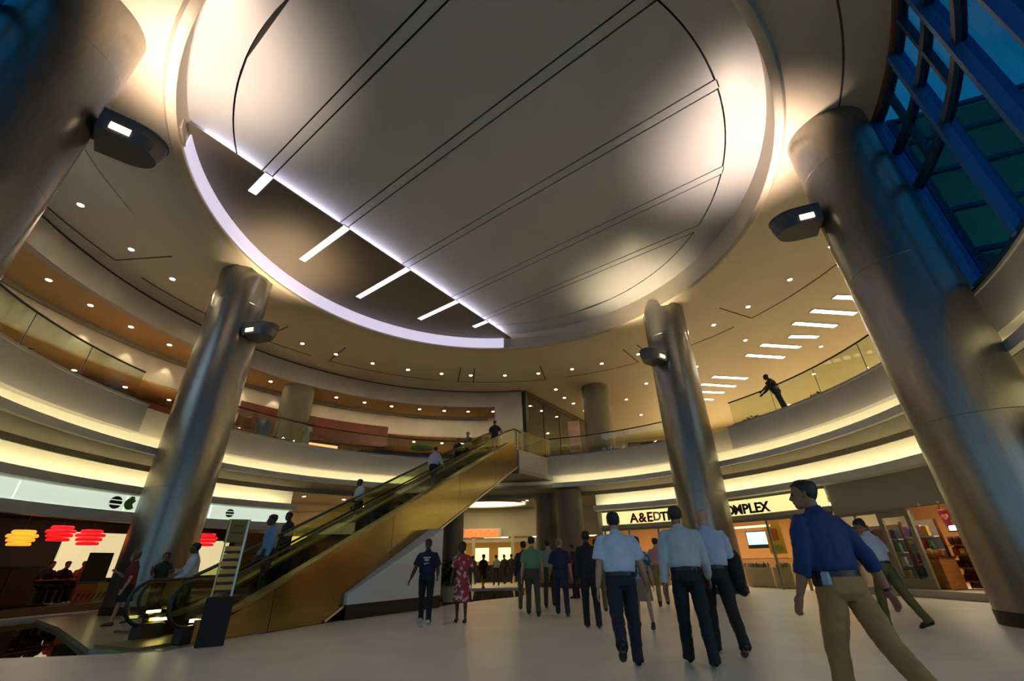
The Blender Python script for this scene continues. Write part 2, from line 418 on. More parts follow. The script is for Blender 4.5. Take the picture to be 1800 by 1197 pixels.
# corridor at the back of the hall
struct(MB().sweep([(13.9, 4.62), (34, 4.62), (34, 4.9), (13.9, 4.9)], CC, 60, 140, 40).build('ceiling_corridor', m_soffit))
# --- upper ring fascia (left) and the gallery behind it ------------------------------
ring('trim_13', [(15.6, 11.3), (15.6, 12.47), (15.9, 12.47), (15.9, 11.3)], 82.6, 206, m_fascia, 80, 'deep curved grey fascia hanging from the ceiling on the left', DD)
ring('trim_14', [(15.58, 12.44), (15.58, 12.5), (15.7, 12.5), (15.7, 12.44)], 82.6, 206, m_dark, 80, 'dark shadow joint above the curved fascia', DD)
m_warmceil = mat('amber_soffit', '#c09a62', 0.7)
ring('ceiling_gallery', [(15.9, 11.3), (18.4, 11.3), (18.4, 11.4), (15.9, 11.4)], 82.6, 206, m_warmceil, 60, None, DD)
ring('trim_15', [(18.05, 11.08), (18.05, 11.3), (18.3, 11.3), (18.3, 11.08)], 92, 206, m_soffit, 60, 'moulding at the top of the gallery wall', DD)
ring('wall_gallery', [(18.2, 9.75), (18.2, 11.3), (18.4, 11.3), (18.4, 9.75)], 88, 206, m_wall, 60, None, DD)
ring('ceiling_recess', [(18.2, 9.70), (24.5, 9.70), (24.5, 9.8), (18.2, 9.8)], 88, 206, m_warmceil, 60, None, DD)
ring('wall_gallery_back', [(23.9, 6.5), (23.9, 9.7), (24.1, 9.7), (24.1, 6.5)], 88, 206, m_wood, 60, None, DD)
ring('wall_gallery_wood', [(18.12, 8.7), (18.12, 10.2), (18.45, 10.2), (18.45, 8.7)], 115.5, 146, m_wood, 20, None, DD)
ring('wall_gallery_shop', [(18.6, 6.5), (18.6, 8.7), (18.7, 8.7), (18.7, 6.5)], 118, 146, m_wood_l, 20, None, DD)
ring('wall_gallery_low', [(19.2, 6.5), (19.2, 8.3), (19.4, 8.3), (19.4, 6.5)], 93, 113, mat('grey_render', '#6d675c', .7), 20, None, DD)
ring('wall_gallery_left', [(19.6, 6.5), (19.6, 9.2), (19.8, 9.2), (19.8, 6.5)], 150, 178, m_wood, 30, None, DD)
# end pillar and the dark glass wall running back
struct(MB().box((-0.35, 30.25, 8.9), (2.0, .5, 4.8)).build('wall_pillar', m_fascia))
a, b = Vector((0.78, 30.3, 0)), Vector((6.4, 38.4, 0)); d = (b-a); L = d.length; ang = math.atan2(d.y, d.x); mid = (a+b)/2
w = struct(MB().box((mid.x, mid.y, 9.4), (L, .3, 5.8), ang).build('wall_dark_glass', m_glass_dark))
MB().box((mid.x, mid.y-.02, 12.36), (L+.2, .5, .26), ang).build('header', mat('bronze_trim', '#3a2c20', .5), w)
MB().box((a.x+.05, a.y-.05, 9.4), (.35, .42, 5.9), ang).build('corner_post', m_blackpaint, w)
for k in range(1, 4):
    p = a+d*(k/4.0); MB().box((p.x, p.y, 9.3), (.06, .36, 5.6), ang).build('mullion', mat('bronze_trim', '#3a2c20', .5), w)
ring('wall_right_upper', [(35.4, 6.5), (35.4, 12.5), (36, 12.5), (36, 6.5)], -24, 88, mat('cream_wall', '#cdb884', .75), 50)
# --- ground floor shop walls -----------------------------------------------------------
m_shopwall = mat('shop_bulkhead', '#a39a84', .65)
ent = struct(thing('window_2', 'glazed entrance wall behind the viewer', 'window', pol(-110, 14.2, 0))); del ent['category']
for k in range(12):
    a0 = -64-k*7.6667
    for z0, z1 in ((.05, 2.6), (2.7, 5.5)): MB().sweep([(14.2, z0), (14.2, z1), (14.215, z1), (14.215, z0)], CC, a0-.25, a0-7.4, 3).build('pane', m_gle2, ent, world=True)
    p = pol(a0, 14.2); MB().box((p.x, p.y, 2.78), (.16, .08, 5.56), R(a0)).build('mullion', m_mull_d, ent, world=True)
MB().sweep([(14.15, 2.6), (14.15, 2.7), (14.26, 2.7), (14.26, 2.6)], CC, -64, -156, 30).build('transom', m_mull_d, ent, world=True)
ring('wall_right', [(13.7, 2.52), (13.7, 3.62), (13.9, 3.62), (13.9, 2.52)], -40, 19.5, m_shopwall)
e_sign = emit('sign_lightbox', (1.0, 0.90, 0.38), 0.55)
e_sign_l = emit('pale_sign_lightbox', (0.80, 0.92, 0.76), 0.42)
ring('trim_16', [(13.62, 2.68), (13.62, 2.86), (13.9, 2.86), (13.9, 2.68)], 19.5, 66, m_shopwall, label='ledge under the yellow sign band')
ring('trim_17', [(13.55, 2.70), (13.50, 3.04), (13.9, 3.04), (13.9, 2.70)], 137.5, FB, m_white, label='moulding below the pale green sign band')
ring('baseboard_right', [(13.32, 0.0), (13.32, .20), (13.95, .20), (13.95, 0.0)], -40, 24, m_shopwall, label='stone kerb under the shop windows')
ring('baseboard_left', [(13.95, 0.0), (13.95, .20), (14.4, .20), (14.4, 0.0)], 139, 203, mat('bronze_kerb', '#6a5636', .4, .3), label='stone kerb in front of the cafe')
# shop shells
ring('floor_shop_right', [(13.9, 0.0), (13.9, .19), (19, .19), (19, 0.0)], -40, 24, m_floor)
ring('wall_shop_back', [(18.3, 0.0), (18.3, 3.6), (18.5, 3.6), (18.5, 0.0)], -40, 66, mat('orange_shop_wall', '#c98f55', .7))
ring('ceiling_shop_right', [(13.92, 3.2), (18.5, 3.2), (18.5, 3.3), (13.92, 3.3)], -40, 66, mat('shop_ceiling', '#c9b591', .7))
ring('ceiling_cafe', [(14.0, 3.15), (21, 3.15), (21, 3.3), (14.0, 3.3)], 137, FB, mat('cafe_ceiling', '#4a2815', .6))
ring('wall_cafe_back', [(20.6, 0.0), (20.6, 3.2), (20.8, 3.2), (20.8, 0.0)], 137, FB, mat('cafe_wall', '#3a160d', .6))
for k, (a_, r0, r1) in enumerate(((137, 13.9, 21), (66.5, 13.9, 33), (20, 14.0, 18.3), (-38, 13.9, 18.3), (FB-1, 13.9, 21))):
    p, q = pol(a_, r0), pol(a_, r1); m_ = (p+q)/2
    struct(MB().box((m_.x, m_.y, 1.8), (r1-r0, .2, 3.6 if k != 1 else 4.6), R(a_)).build('wall_divider_%d' % (k+1), m_wall))
# far store facing the hall
FY = 32.5
far = MB().box((-2.6, FY+.3, 3.7), (26, .6, 1.8)); fw_ = struct(far.build('wall_far', m_wall))
struct(MB().box((-2.6, 38, 2.3), (30, .3, 4.6)).build('wall_far_back', mat('amber_wall', '#c99b4e', .7)))
struct(MB().box((-2.6, 35.4, 2.95), (26, 5, .1)).build('ceiling_far_store', m_soffit))
struct(MB().box((-15.6, 31.5, 2.3), (.3, 9, 4.6)).build('wall_far_left', m_wall))

# ================================================================== WINDOW WALL
WR = 12.55
win = struct(thing('window_1', 'tall curved curtain wall of blue framed panes above the gallery', 'window', pol(-40, WR, 6.5)))
del win['category']
ZS = [6.62, 9.75, 11.05, 12.3]
AS = [-21.6 - 9.75*i for i in range(0, 14)]
AS = [a for a in AS if a > WIN1-2]
def wpart(mb, name, m): return mb.build(name, m, win, world=True)
wpart(MB().sweep([(WR-.10, 6.5), (WR-.10, 6.66), (WR+.14, 6.66), (WR+.14, 6.5)], CC, WIN0, WIN1, 60), 'sill', m_mull_d)
wpart(MB().sweep([(WR-.02, 12.28), (WR-.02, 12.5), (WR+.14, 12.5), (WR+.14, 12.28)], CC, WIN0, WIN1, 60), 'head_frame', m_mull_d)
wpart(MB().sweep([(WR-.10, 12.36), (WR-.10, 12.5), (WR-.02, 12.5), (WR-.02, 12.36)], CC, WIN0, WIN1, 60), 'bronze_trim', mat('bronze_bead', '#6b5138', .5, .3))
p = pol(WIN0-.6, WR); wpart(MB().box((p.x, p.y, 9.5), (.34, .34, 6.0), R(WIN0)), 'jamb', mat('brown_jamb', '#4c2c1a', .55))
p = pol(WIN0+.35, WR-.14); wpart(MB().box((p.x, p.y, 9.5), (.07, .07, 6.0), R(WIN0)), 'jamb_bead', mat('bead_metal', '#b5a48e', .4, .5))
for z in ZS[1:3]:
    wpart(MB().sweep([(WR-.07, z-.09), (WR-.07, z+.09), (WR+.10, z+.09), (WR+.10, z-.09)], CC, WIN0, WIN1, 60), 'transom', m_mull_d)
for i, a_ in enumerate(AS):
    p = pol(a_, WR)
    wpart(MB().box((p.x, p.y, 9.5), (.30, .16, 5.8), R(a_)), 'mullion', m_mull)
    if i+1 < len(AS):                                    # minor bars in the two upper rows
        am = (AS[i]+AS[i+1])/2; p = pol(am, WR)
        wpart(MB().box((p.x, p.y, (ZS[1]+ZS[3])/2), (.14, .12, ZS[3]-ZS[1]), R(am)), 'minor_mullion', m_mull_d)
edges = [WIN0]+AS+[WIN1]
for i in range(len(edges)-1):
    a0, a1 = edges[i]-.4, edges[i+1]+.4
    if a0-a1 < 1: continue
    wpart(MB().sweep([(WR+.02, ZS[0]), (WR+.02, ZS[1]-.09), (WR+.035, ZS[1]-.09), (WR+.035, ZS[0])], CC, a0, a1, 4), 'pane', m_glw)
    for z0, z1 in ((ZS[1]+.09, ZS[2]-.09), (ZS[2]+.09, ZS[3])):
        am = (a0+a1)/2
        for b0, b1 in ((a0, am+.3), (am-.3, a1)) if a0-a1 > 5 else ((a0, a1),):
            wpart(MB().sweep([(WR+.02, z0), (WR+.02, z1), (WR+.035, z1), (WR+.035, z0)], CC, b0, b1, 2), 'pane', m_glw)

# glazed end wall of the right upper floor, seen through the curtain wall
gwl = struct(thing('window_3', 'glazed end wall of the right wing with a dark grid of bars', 'window', pol(-20.6, 20, 6.5))); del gwl['category']
rs = [12.95, 14.2, 15.7, 17.4, 19.2, 21.2, 23.4, 25.8, 28.4, 31.2, 34.0, 36.0]
zs_ = [6.55, 7.7, 9.0, 10.3, 11.5, 12.42]
for i, r_ in enumerate(rs):
    p = pol(-20.6, r_); MB().box((p.x, p.y, 9.5), (.16, .14, 6.0), R(-20.6)).build('mullion', m_mull_d, gwl, world=True)
    if i:
        q = pol(-20.6, rs[i-1]); c_ = (p+q)/2; L = r_-rs[i-1]
        for k in range(5): MB().box((c_.x, c_.y, (zs_[k]+zs_[k+1])/2), (L-.16, .012, zs_[k+1]-zs_[k]-.1), R(-20.6)).build('pane', m_gls, gwl, world=True)
        for z in zs_: MB().box((c_.x, c_.y, z), (L-.16, .12, .11), R(-20.6)).build('transom', m_mull_d, gwl, world=True)
# ================================================================== COLUMNS AND UPLIGHTS
COLS = [((-9.55, 5.35), 'huge dark steel column at the upper left edge of the hall'),
        ((-11.61, 15.54), 'tall steel column beside the foot of the escalators'),
        ((7.82, 19.23), 'tall steel column behind the bald man'),
        ((9.64, 8.9), 'tall steel column at the right edge with blue window reflections')]
def column(x, y, z0, z1, r, label, cuts, base=True, m=None):
    t = thing('column', label, 'column', (x, y, z0))
    H_ = z1-z0
    if base: MB().cyl((0, 0, 0), (0, 0, .22), r+.015, n=56).build('plinth', m_blackpaint, t, smooth=True)
    zs = [.22 if base else 0.0]+cuts+[H_]
    for i in range(len(zs)-1):
        a_, b_ = zs[i], zs[i+1]
        MB().loft([(0, 0, a_), (0, 0, a_+.006), (0, 0, b_-.006), (0, 0, b_)], [(r-.006, r-.006), (r, r), (r, r), (r-.006, r-.006)], n=56).build('shaft_section', m or m_steel, t, smooth=True)
    return t
for (x, y), lab in COLS: column(x, y, 0, CZ, 1.0, lab, [3.6, 7.4, 10.9])
column(5.98, 29.75, 6.5, 12.5, .95, 'grey round column on the upper floor beside the dark glass wall', [3.0], m=m_colm)
column(-13.6, 25.7, 6.5, 11.3, .92, 'grey round column on the upper floor in front of the wooden wall', [2.6], m=m_colm)
column(2.9, 24.9, 0, 4.62, .72, 'grey round column on the ground floor nearest the red lettered shop sign', [2.4], m=m_colm)
column(1.75, 26.4, 0, 4.62, .62, 'slimmer grey column on the ground floor left of its bigger neighbour', [2.4], m=m_colm)
column(-2.6, 19.5, 0, 3.42, .42, 'grey column under the upper end of the escalators', [1.8], base=False, m=m_colm)
e_up = emit('uplight_slot', (1.0, 0.78, 0.5), 1.3)
def uplight(col_, z, label, power, colr):
    cx, cy = col_; d_ = Vector((CC[0]-cx, CC[1]-cy, 0)).normalized(); a_ = math.atan2(d_.y, d_.x)
    t = thing('column_uplight', label, 'light', (cx+d_.x*.97, cy+d_.y*.97, z), a_, 'uplights on the columns')
    # wedge with flat lid and rounded nose; local +x points away from the column
    def plan(s, k=12):
        pts = [(.10, -.46*s), (.62, -.46*s)]
        pts += [(.62+.62*s*math.sin(math.pi*i/k), -.46*s*math.cos(math.pi*i/k)) for i in range(1, k)]
        return pts+[(.62, .46*s), (.10, .46*s)]
    top, low = plan(1.0), plan(.86); n = len(top)
    mb = MB()
    lv = [(low, -.26), (top, 0.02), (top, .22)]
    vs = [(x, y, zz) for pp, zz in lv for x, y in pp]
    fs = [tuple(range(n-1, -1, -1)), tuple(range(2*n, 3*n))]+[(r_*n+i, r_*n+(i+1) % n, (r_+1)*n+(i+1) % n, (r_+1)*n+i) for r_ in range(2) for i in range(n)]
    mb.add(vs, fs).build('housing', m_fix, t)
    MB().prism([(x*1.03-.01, y*1.04) for x, y in top], .22, .25).build('lid', mat('lid_blue_grey', '#6c7a8c', .35, .5), t)
    MB().box((.06, 0, -.02), (.2, .34, .3)).build('bracket', m_blackpaint, t)
    for sy in (-1, 1):
        MB().box((.46, sy*.435, -.10), (.34, .06, .15), 0, 0, 0).build('slot_lamp', e_up, t)
    sp = bpy.data.lights.new('uplight_beam', 'SPOT'); sp.energy = power; sp.color = colr; sp.spot_size = R(104); sp.spot_blend = .9; sp.shadow_soft_size = .18
    so = bpy.data.objects.new('uplight_beam', sp); COL.objects.link(so); so.parent = t
    so.location = (.75, 0, .34); so.rotation_euler = (R(180), R(4), 0)
U = LIGHT
uplight(COLS[0][0], 9.55, 'wedge shaped uplight on the huge left column', U['up14'][0], (1, .74, .56))
uplight(COLS[1][0], 9.6, 'wedge shaped uplight on the column by the escalator foot', U['up23'][0], (1, .76, .45))
uplight(COLS[2][0], 9.6, 'wedge shaped uplight on the column behind the bald man', U['up23'][1], (1, .76, .45))
uplight(COLS[3][0], 9.55, 'wedge shaped uplight on the right edge column', U['up14'][1], (1, .74, .58))

# ================================================================== DOWNLIGHTS
ring_me = MB().sweep([(.085, 0), (.125, 0), (.125, .02), (.085, .03)], (0, 0), 0, 360, 16)
proto = thing('downlight', 'x', 'light', (0, 0, -50))
MB().sweep([(.088, -.012), (.13, -.006), (.13, .01), (.088, .01)], (0, 0), 0, 360, 16).build('ring', m_white, proto)
MB().cyl((0, 0, -.004), (0, 0, .012), .09, n=16).build('lens', e_down, proto)
used = [False]
ORD = ['first', 'second', 'third', 'fourth', 'fifth', 'sixth', 'seventh', 'eighth', 'ninth', 'tenth', 'eleventh', 'twelfth', 'thirteenth', 'fourteenth', 'fifteenth', 'sixteenth', 'seventeenth', 'eighteenth', 'nineteenth', 'twentieth', 'last']
cnt_ = {}
def nth(how):
    if not how: return ''
    cnt_['k'] = cnt_.get('k', 0)+1; return ', '+ORD[(cnt_['k']-1) % 21]+' '+how
def downlight(p, label, group, s=1.0):
    o = proto if not used[0] else copy_tree(proto)
    used[0] = True
    o.location = p; o.scale = (s, s, s); tag(o, label, 'light', group)
for a_ in (188, 178.3, 170.1, 158, 150, 141.4, 133.2, 124, 114.8, 105.8, 97.9, 88.5, 79.3, 70, 61.9, 52.1, 43, 32.6, 24.1, 14.1, 4.5):
    downlight(pol(a_, 14.15, CZ-.005), 'small round downlight in the ring of lights outside the coffer'+nth('counted from the left'), 'downlights ringing the coffer')
cnt_['k'] = 0
for x, y in ((13.66, 22.56), (18.75, 23.62), (9.63, 29.18), (8.95, 32.55), (11.18, 36.68), (3.17, 30.0), (3.98, 31.86), (4.85, 33.26), (6.0, 35.2), (13.0, 33.5), (12.2, 26.3), (21, 28), (19.6, 18.4)):
    downlight((x, y, CZ-.005), 'small round downlight in the flat ceiling of the right upper floor'+nth(''), 'downlights over the right upper floor')
cnt_['k'] = 0
for a_ in (183.1, 176.7, 170.1, 163.4, 156, 150, 143.7, 136, 129.2, 122.6, 116.1, 109.2, 103, 96.9, 90.5):
    downlight(pol(a_, 16.65, 11.295, DD), 'small round downlight in the amber gallery soffit'+nth('counted from the left'), 'downlights in the gallery soffit')
cnt_['k'] = 0
for a_ in (174.6, 168.1, 161.4, 155, 147, 108.8, 102.5, 98):
    downlight(pol(a_, 19.9, 9.695, DD), 'small round downlight in the low recess behind the gallery wall'+nth('counted from the left'), 'downlights in the gallery recess')
cnt_['k'] = 0
for a_, r_ in ((132, 16), (124, 16.2), (116, 15.4), (108, 15.4), (100, 15.4), (92, 15.6), (84, 15.6), (76, 15.6), (130, 20), (118, 19), (106, 18.5), (80, 19)):  # unseen lamps added to brighten the dark corridor
    downlight(pol(a_, r_, 4.615), 'small round downlight added to the low corridor ceiling'+nth('counted from the left'), 'added downlights in the corridor')
# linear ceiling lights, right upper floor
LIN = [((15.9, 18.0), (17.6, 18.2)), ((15.58, 19.31), (18.09, 19.69)), ((15.38, 20.61), (17.95, 21.04)), ((16.03, 22.17), (17.73, 22.31)), ((14.92, 23.21), (17.48, 23.64)),
       ((14.71, 24.63), (17.32, 25.1)), ((14.01, 28.13), (16.62, 28.59)), ((13.74, 29.52), (16.47, 30.13)), ((13.9, 31.05), (16.18, 31.43)), ((13.6, 32.6), (16.0, 33.0))]
for k, ((x0, y0), (x1, y1)) in enumerate(LIN):
    L = math.hypot(x1-x0, y1-y0); od = ['first', 'second', 'third', 'fourth', 'fifth', 'sixth', 'seventh', 'eighth', 'ninth', 'tenth'][k]
    t = thing('linear_ceiling_light', od+' long white ceiling light counted from the right edge column', 'light', ((x0+x1)/2, (y0+y1)/2, CZ), math.atan2(y1-y0, x1-x0), 'long lights of the right upper floor')
    MB().box((0, 0, -.01), (L, .30, .02)).build('diffuser', e_lin, t)
    mb = MB()
    for sx in (-1, 1): mb.box((sx*(L/2+.02), 0, -.008), (.04, .38, .03))
    for sy in (-1, 1): mb.box((0, sy*.17, -.008), (L+.08, .04, .03))
    mb.build('frame', m_white, t)
# wall washers on the gallery wall
for k, a_ in enumerate((172, 165.7, 159.5, 146.5, 140)):
    sp = bpy.data.lights.new('wall_washer', 'SPOT'); sp.energy = 38; sp.color = (1, .84, .55); sp.spot_size = R(75); sp.spot_blend = .5; sp.shadow_soft_size = .05
    so = bpy.data.objects.new('wall_washer_lamp', sp); COL.objects.link(so); so.location = pol(a_, 17.85, 11.2, DD); so.rotation_euler = (0, 0, 0)

# ================================================================== GLASS BALUSTRADES
def balustrade(label, a0, a1, n, r=12.62, side=''):
    mid = (a0+a1)/2
    t = thing('glass_balustrade', label, 'railing', pol(mid, r, 6.52))
    st = (a1-a0)/n
    for k in range(n):
        b0, b1 = a0+st*k+.12, a0+st*(k+1)-.12
        MB().sweep([(r-.008, 6.52), (r+.008, 6.52), (r+.008, 7.56), (r-.008, 7.56)], CC, b0, b1, 5).build('glass_pane', m_gl, t, world=True)
        p = pol(a0+st*k, r)
        if k: MB().box((p.x, p.y, 7.04), (.02, .012, 1.04), R(a0+st*k)).build('joint_bar', m_blackpaint, t, world=True)
    pts = [pol(a0+(a1-a0)*i/(n*4), r, 7.6) for i in range(n*4+1)]
    MB().tube(pts, .032, 8).build('handrail', mat('rail_bronze', '#3b332a', .35, .6), t, smooth=True, world=True)
    MB().sweep([(r-.04, 6.52), (r+.04, 6.52), (r+.04, 6.60), (r-.04, 6.60)], CC, a0, a1, n*4).build('base_channel', m_fascia, t, world=True)
balustrade('curved glass balustrade of the left gallery with dark handrail', 173.5, 202.5, 3)
balustrade('curved glass balustrade between the escalators and the left steel column', 98, 155, 6)
balustrade('curved glass balustrade right of the escalator landing', 46.5, 76.5, 3)
balustrade('curved glass balustrade the man in black leans on', -18.5, 30, 5)

# landing projecting into the hall at the head of the escalators
EA = Vector((-4.27, 12.2, 0)); EANG = R(67.07); EU = Vector((math.cos(EANG), math.sin(EANG), 0)); EN = Vector((-EU.y, EU.x, 0))
def esc(s, off, z): p = EA+EU*s+EN*off; return Vector((p.x, p.y, z))
c0 = Vector((0.24, 22.98)); c1 = Vector((2.3, 25.75)); c2 = Vector(esc(11.75, 3.9, 0)[:2])
lp = [tuple(c0), tuple(c1), tuple(pol(80, 13.1)[:2]), tuple(pol(95, 13.1)[:2]), tuple(pol(99, 12.6)[:2]), tuple(c2)]
struct(MB().prism(lp, 5.5, 6.5).build('floor_landing', m_fascia), 'projecting landing at the head of the escalators')
struct(MB().prism([(x*.985+.0, y*.99+.2) for x, y in lp], 5.28, 5.5).build('trim_18', m_soffit), 'stepped underside of the landing')
t = thing('glass_balustrade', 'short straight glass balustrade at the escalator landing', 'railing', (1.3, 24.4, 6.5))
d_ = (c1-c0); La = d_.length; aa = math.atan2(d_.y, d_.x)
for k in range(2):
    p = c0+d_*((k+.5)/2); MB().box((p.x-.1, p.y+.06, 7.02), (La/2-.06, .016, 1.02), aa).build('glass_pane', m_gl, t, world=True)
MB().tube([(c0.x-.1, c0.y+.06, 7.58), (c1.x-.1, c1.y+.06, 7.58)], .034).build('handrail', mat('rail_steel', '#b8b2a0', .3, .8), t, smooth=True, world=True)
MB().box((c0.x-.08, c0.y+.1, 7.05), (.07, .07, 1.1), aa).build('end_post', mat('rail_steel', '#b8b2a0', .3, .8), t, world=True)
# ================================================================== ESCALATORS
SL = 0.4643
def step_z(s, s0): return max(0.0, min(6.5, (s-s0)*SL))
def escalator(label, off, s0, s1, near):
    """outer side at offset off, width 1.45"""
    W = 1.45
    base = esc((s0+s1)/2, off+W/2, 0)
    t = thing('escalator', label, 'escalator', (base.x, base.y, 0), 0)
    def B(mb, name, m, smooth=False): return mb.build(name, m, t, smooth=smooth, world=True)
    sB = s0-1.0                                     # front of the newel
    def side_profile():                              # (s,z) outline of the cladding
        top = [(sB+.55, .36), (s0-.1, .38)]+[(s0+.3+k*(s1-s0-.3)/10.0, step_z(s0+.3+k*(s1-s0-.3)/10.0, s0)+.36) for k in range(11)]
        bot = [(sB+.35, 0.0), (s0+2.4, 0.0)]+[(s0+2.4+k*(s1-s0-2.4)/10.0, max(0, (s0+2.4+k*(s1-s0-2.4)/10.0-s0)*SL-1.1)) for k in range(11)]
        return top, bot
    def bz(s): return max(0.0, (s-s0)*SL-1.12)
    def tz(s): return step_z(s, s0)*1.0+.36 if s > s0 else .36
    # cladding panels on both sides
    cuts = [sB+.35, s0+.9, s0+4.6, s0+8.4, s0+11.6, s1+.02]
    for oo, sgn in ((off, -1), (off+W, 1)):
        for k in range(len(cuts)-1):
            a_, b_ = cuts[k]+.008, cuts[k+1]-.008
            ss = [a_+(b_-a_)*i/12.0 for i in range(13)]
            top = [(s, min(tz(s), 6.52)) for s in ss]; bot = [(s, bz(s)) for s in ss]
            poly = bot+top[::-1]; n = len(poly); vs = []
            for q in (0.0, .05):
                vs += [esc(s, oo+q*(1 if sgn < 0 else -1), z) for s, z in poly]
            fs = [(i, i+1, n-2-i, n-1-i) for i in range(12)]+[(n+i, n+n-1-i, n+n-2-i, n+i+1) for i in range(12)]
            fs += [(i, (i+1) % n, n+(i+1) % n, n+i) for i in range(n)]
            B(MB().add(vs, fs), 'cladding_panel', m_gold)
    # underside
    ss = [s0+2.4+(s1-s0-2.4)*i/8.0 for i in range(9)]
    vs = []
    for s in ss:
        for o2, dz in ((off+.05, 0), (off+W-.05, 0), (off+W-.05, .06), (off+.05, .06)): vs.append(esc(s, o2, bz(s)+dz+.01))
    fs = [(i*4+j, i*4+(j+1) % 4, (i+1)*4+(j+1) % 4, (i+1)*4+j) for i in range(8) for j in range(4)]+[(0, 1, 2, 3), (32, 33, 34, 35)]
    B(MB().add(vs, fs), 'underside', mat('underside_metal', '#6f6146', .4, .6))
    # edge moulding along the lower edge
    B(MB().tube([esc(s, off-.02, bz(s)+.03) for s in ss], .035, 6), 'edge_trim', mat('rail_steel', '#b8b2a0', .3, .8))
    # decks, balustrade glass, handrails
    for oo in (off+.12, off+W-.12):
        sl = [sB+.5, s0-.2]+[s0+.25+k*(s1-s0-.25)/14.0 for k in range(15)]
        vs = []
        for s in sl:
            for o2, dz in ((-.13, .36), (.13, .36), (.13, .42), (-.13, .42)): vs.append(esc(s, oo+o2, min(step_z(s, s0)+dz, 6.5+dz-.30)))
        m_ = len(sl); fs = [(i*4+j, i*4+(j+1) % 4, (i+1)*4+(j+1) % 4, (i+1)*4+j) for i in range(m_-1) for j in range(4)]+[(0, 1, 2, 3), tuple((m_-1)*4+j for j in range(4))]
        B(MB().add(vs, fs), 'deck', mat('deck_metal', '#8f8558', .35, .8))
        # glass in panels, newel ends rounded
        path = [(s0-.55, .97), (s0-.1, .99)]+[(s0+.3+k*(s1-s0-.3)/12.0, step_z(s0+.3+k*(s1-s0-.3)/12.0, s0)+1.02) for k in range(13)]+[(s1+.9, 7.52)]
        newel = [(s0-.74+.36*math.cos(R(g)), .62+.36*math.sin(R(g))) for g in range(90, 271, 15)]
        for k in range(0, len(path)-1, 2):
            seg = path[k:k+3]
            if len(seg) < 2: continue
            poly = [(s, min(step_z(s, s0)+.40, 6.6)) for s, z in seg]+[(s, z-.03) for s, z in seg[::-1]]
            n = len(poly); vs = [esc(s, oo+q, z) for q in (-.006, .006) for s, z in poly]
            h = len(seg)
            fs = [(i, i+1, n-2-i, n-1-i) for i in range(h-1)]+[(n+i, n+n-1-i, n+n-2-i, n+i+1) for i in range(h-1)]+[(i, (i+1) % n, n+(i+1) % n, n+i) for i in range(n)]
            B(MB().add(vs, fs), 'glass_pane', m_gle)
        poly = [(s0-.55, .38)]+[(s, z) for s, z in newel[::-1] if z > .36]+[(s0-.55, .95)]
        n = len(poly); vs = [esc(s, oo+q, z) for q in (-.006, .006) for s, z in poly]
        B(MB().add(vs, [tuple(range(n-1, -1, -1)), tuple(range(n, 2*n))]+[(i, (i+1) % n, n+(i+1) % n, n+i) for i in range(n)]), 'newel_glass', m_gle)
        rail = newel[::-1]+path
        B(MB().loft([esc(s, oo, z) for s, z in rail], [(.04, .03)]*len(rail), n=8), 'handrail', m_black, True)
        B(MB().box(esc(s0-.6, oo, .14), (.5, .2, .28), EANG, .03), 'newel_base', m_blackpaint)
    # steps
    k = 0; s = s0-.1
    me0 = None
    while s < s1+.3:
        z = step_z(s+.2, s0); c_ = esc(s+.2, off+W/2, z-.10)
        if me0 is None:
            o = MB().box((0, 0, 0), (.40, W-.34, .20)).build('step', mat('step_metal', '#23211d', .5, .6), t); me0 = o.data
        else:
            o = bpy.data.objects.new('step', me0); COL.objects.link(o); o.parent = t
        o.location = c_-t.location; o.rotation_euler = (0, 0, EANG)
        s += .4
    # comb plate at the bottom
    B(MB().box(esc(s0-.75, off+W/2, .03), (1.3, W-.3, .05), EANG), 'comb_plate', mat('deck_metal', '#8f8558', .35, .8))
    return t
escalator('near escalator with brass side cladding rising to the upper landing', 0.0, -2.9, 11.3, True)
escalator('far escalator behind the brass clad one, rising to the upper landing', 1.95, -1.6, 11.6, False)
# landing platform at the foot, standing in the pool
pl_ = [esc(-4.1, -.25, 0), esc(-2.2, -.02, 0), esc(-2.2, 3.7, 0), esc(-.8, 6.0, 0), (-12.9, 17.6, 0), (-13.3, 14.0, 0), (-10.7, 11.9, 0), esc(-4.4, 1.2, 0)]
struct(MB().prism([(p[0], p[1]) for p in pl_], -.3, .012).build('floor_platform', mat('platform_stone', '#a39a72', .25, var=.06, vscale=2)), 'stone platform in the pool at the foot of the escalators')
for off in (.3, 1.35, 2.25, 3.3):
    tag(MB().box(esc(-3.3 if off < 1.6 else -2.3, off+.0, .33), (.28, .05, .05), EANG).build('skirt_light', emit('skirt_lamp', (1, .86, .25), 5.0)), 'small yellow lamp low in the escalator entry, %s rail' % {.3: 'nearest', 1.35: 'second', 2.25: 'third', 3.3: 'farthest'}[off], 'light', 'escalator entry lamps')
# white enclosure under the escalators with black base
en = [esc(.15, .1, 0), esc(4.0, .1, 0), esc(4.0, 3.2, 0), esc(.15, 3.2, 0)]
en = [(-4.15, 12.2), (-2.35, 15.25), (-4.2, 16.3), (-6.6, 13.6)]
def clipz(x, y): s = (Vector((x, y, 0))-EA).dot(EU); return max(.02, (s+2.9)*SL-1.12)
vs = [(x, y, .32) for x, y in en]+[(x, y, max(.33, clipz(x, y)+.3)) for x, y in en]
w_ = struct(MB().add(vs, [(3, 2, 1, 0), (4, 5, 6, 7)]+[(i, (i+1) % 4, 4+(i+1) % 4, 4+i) for i in range(4)]).build('wall_under_escalator', mat('white_panel', '#cfd2d2', .5)))
MB().prism([(x*1.0, y) for x, y in en], 0, .32).build('black_base', m_blackpaint, w_)
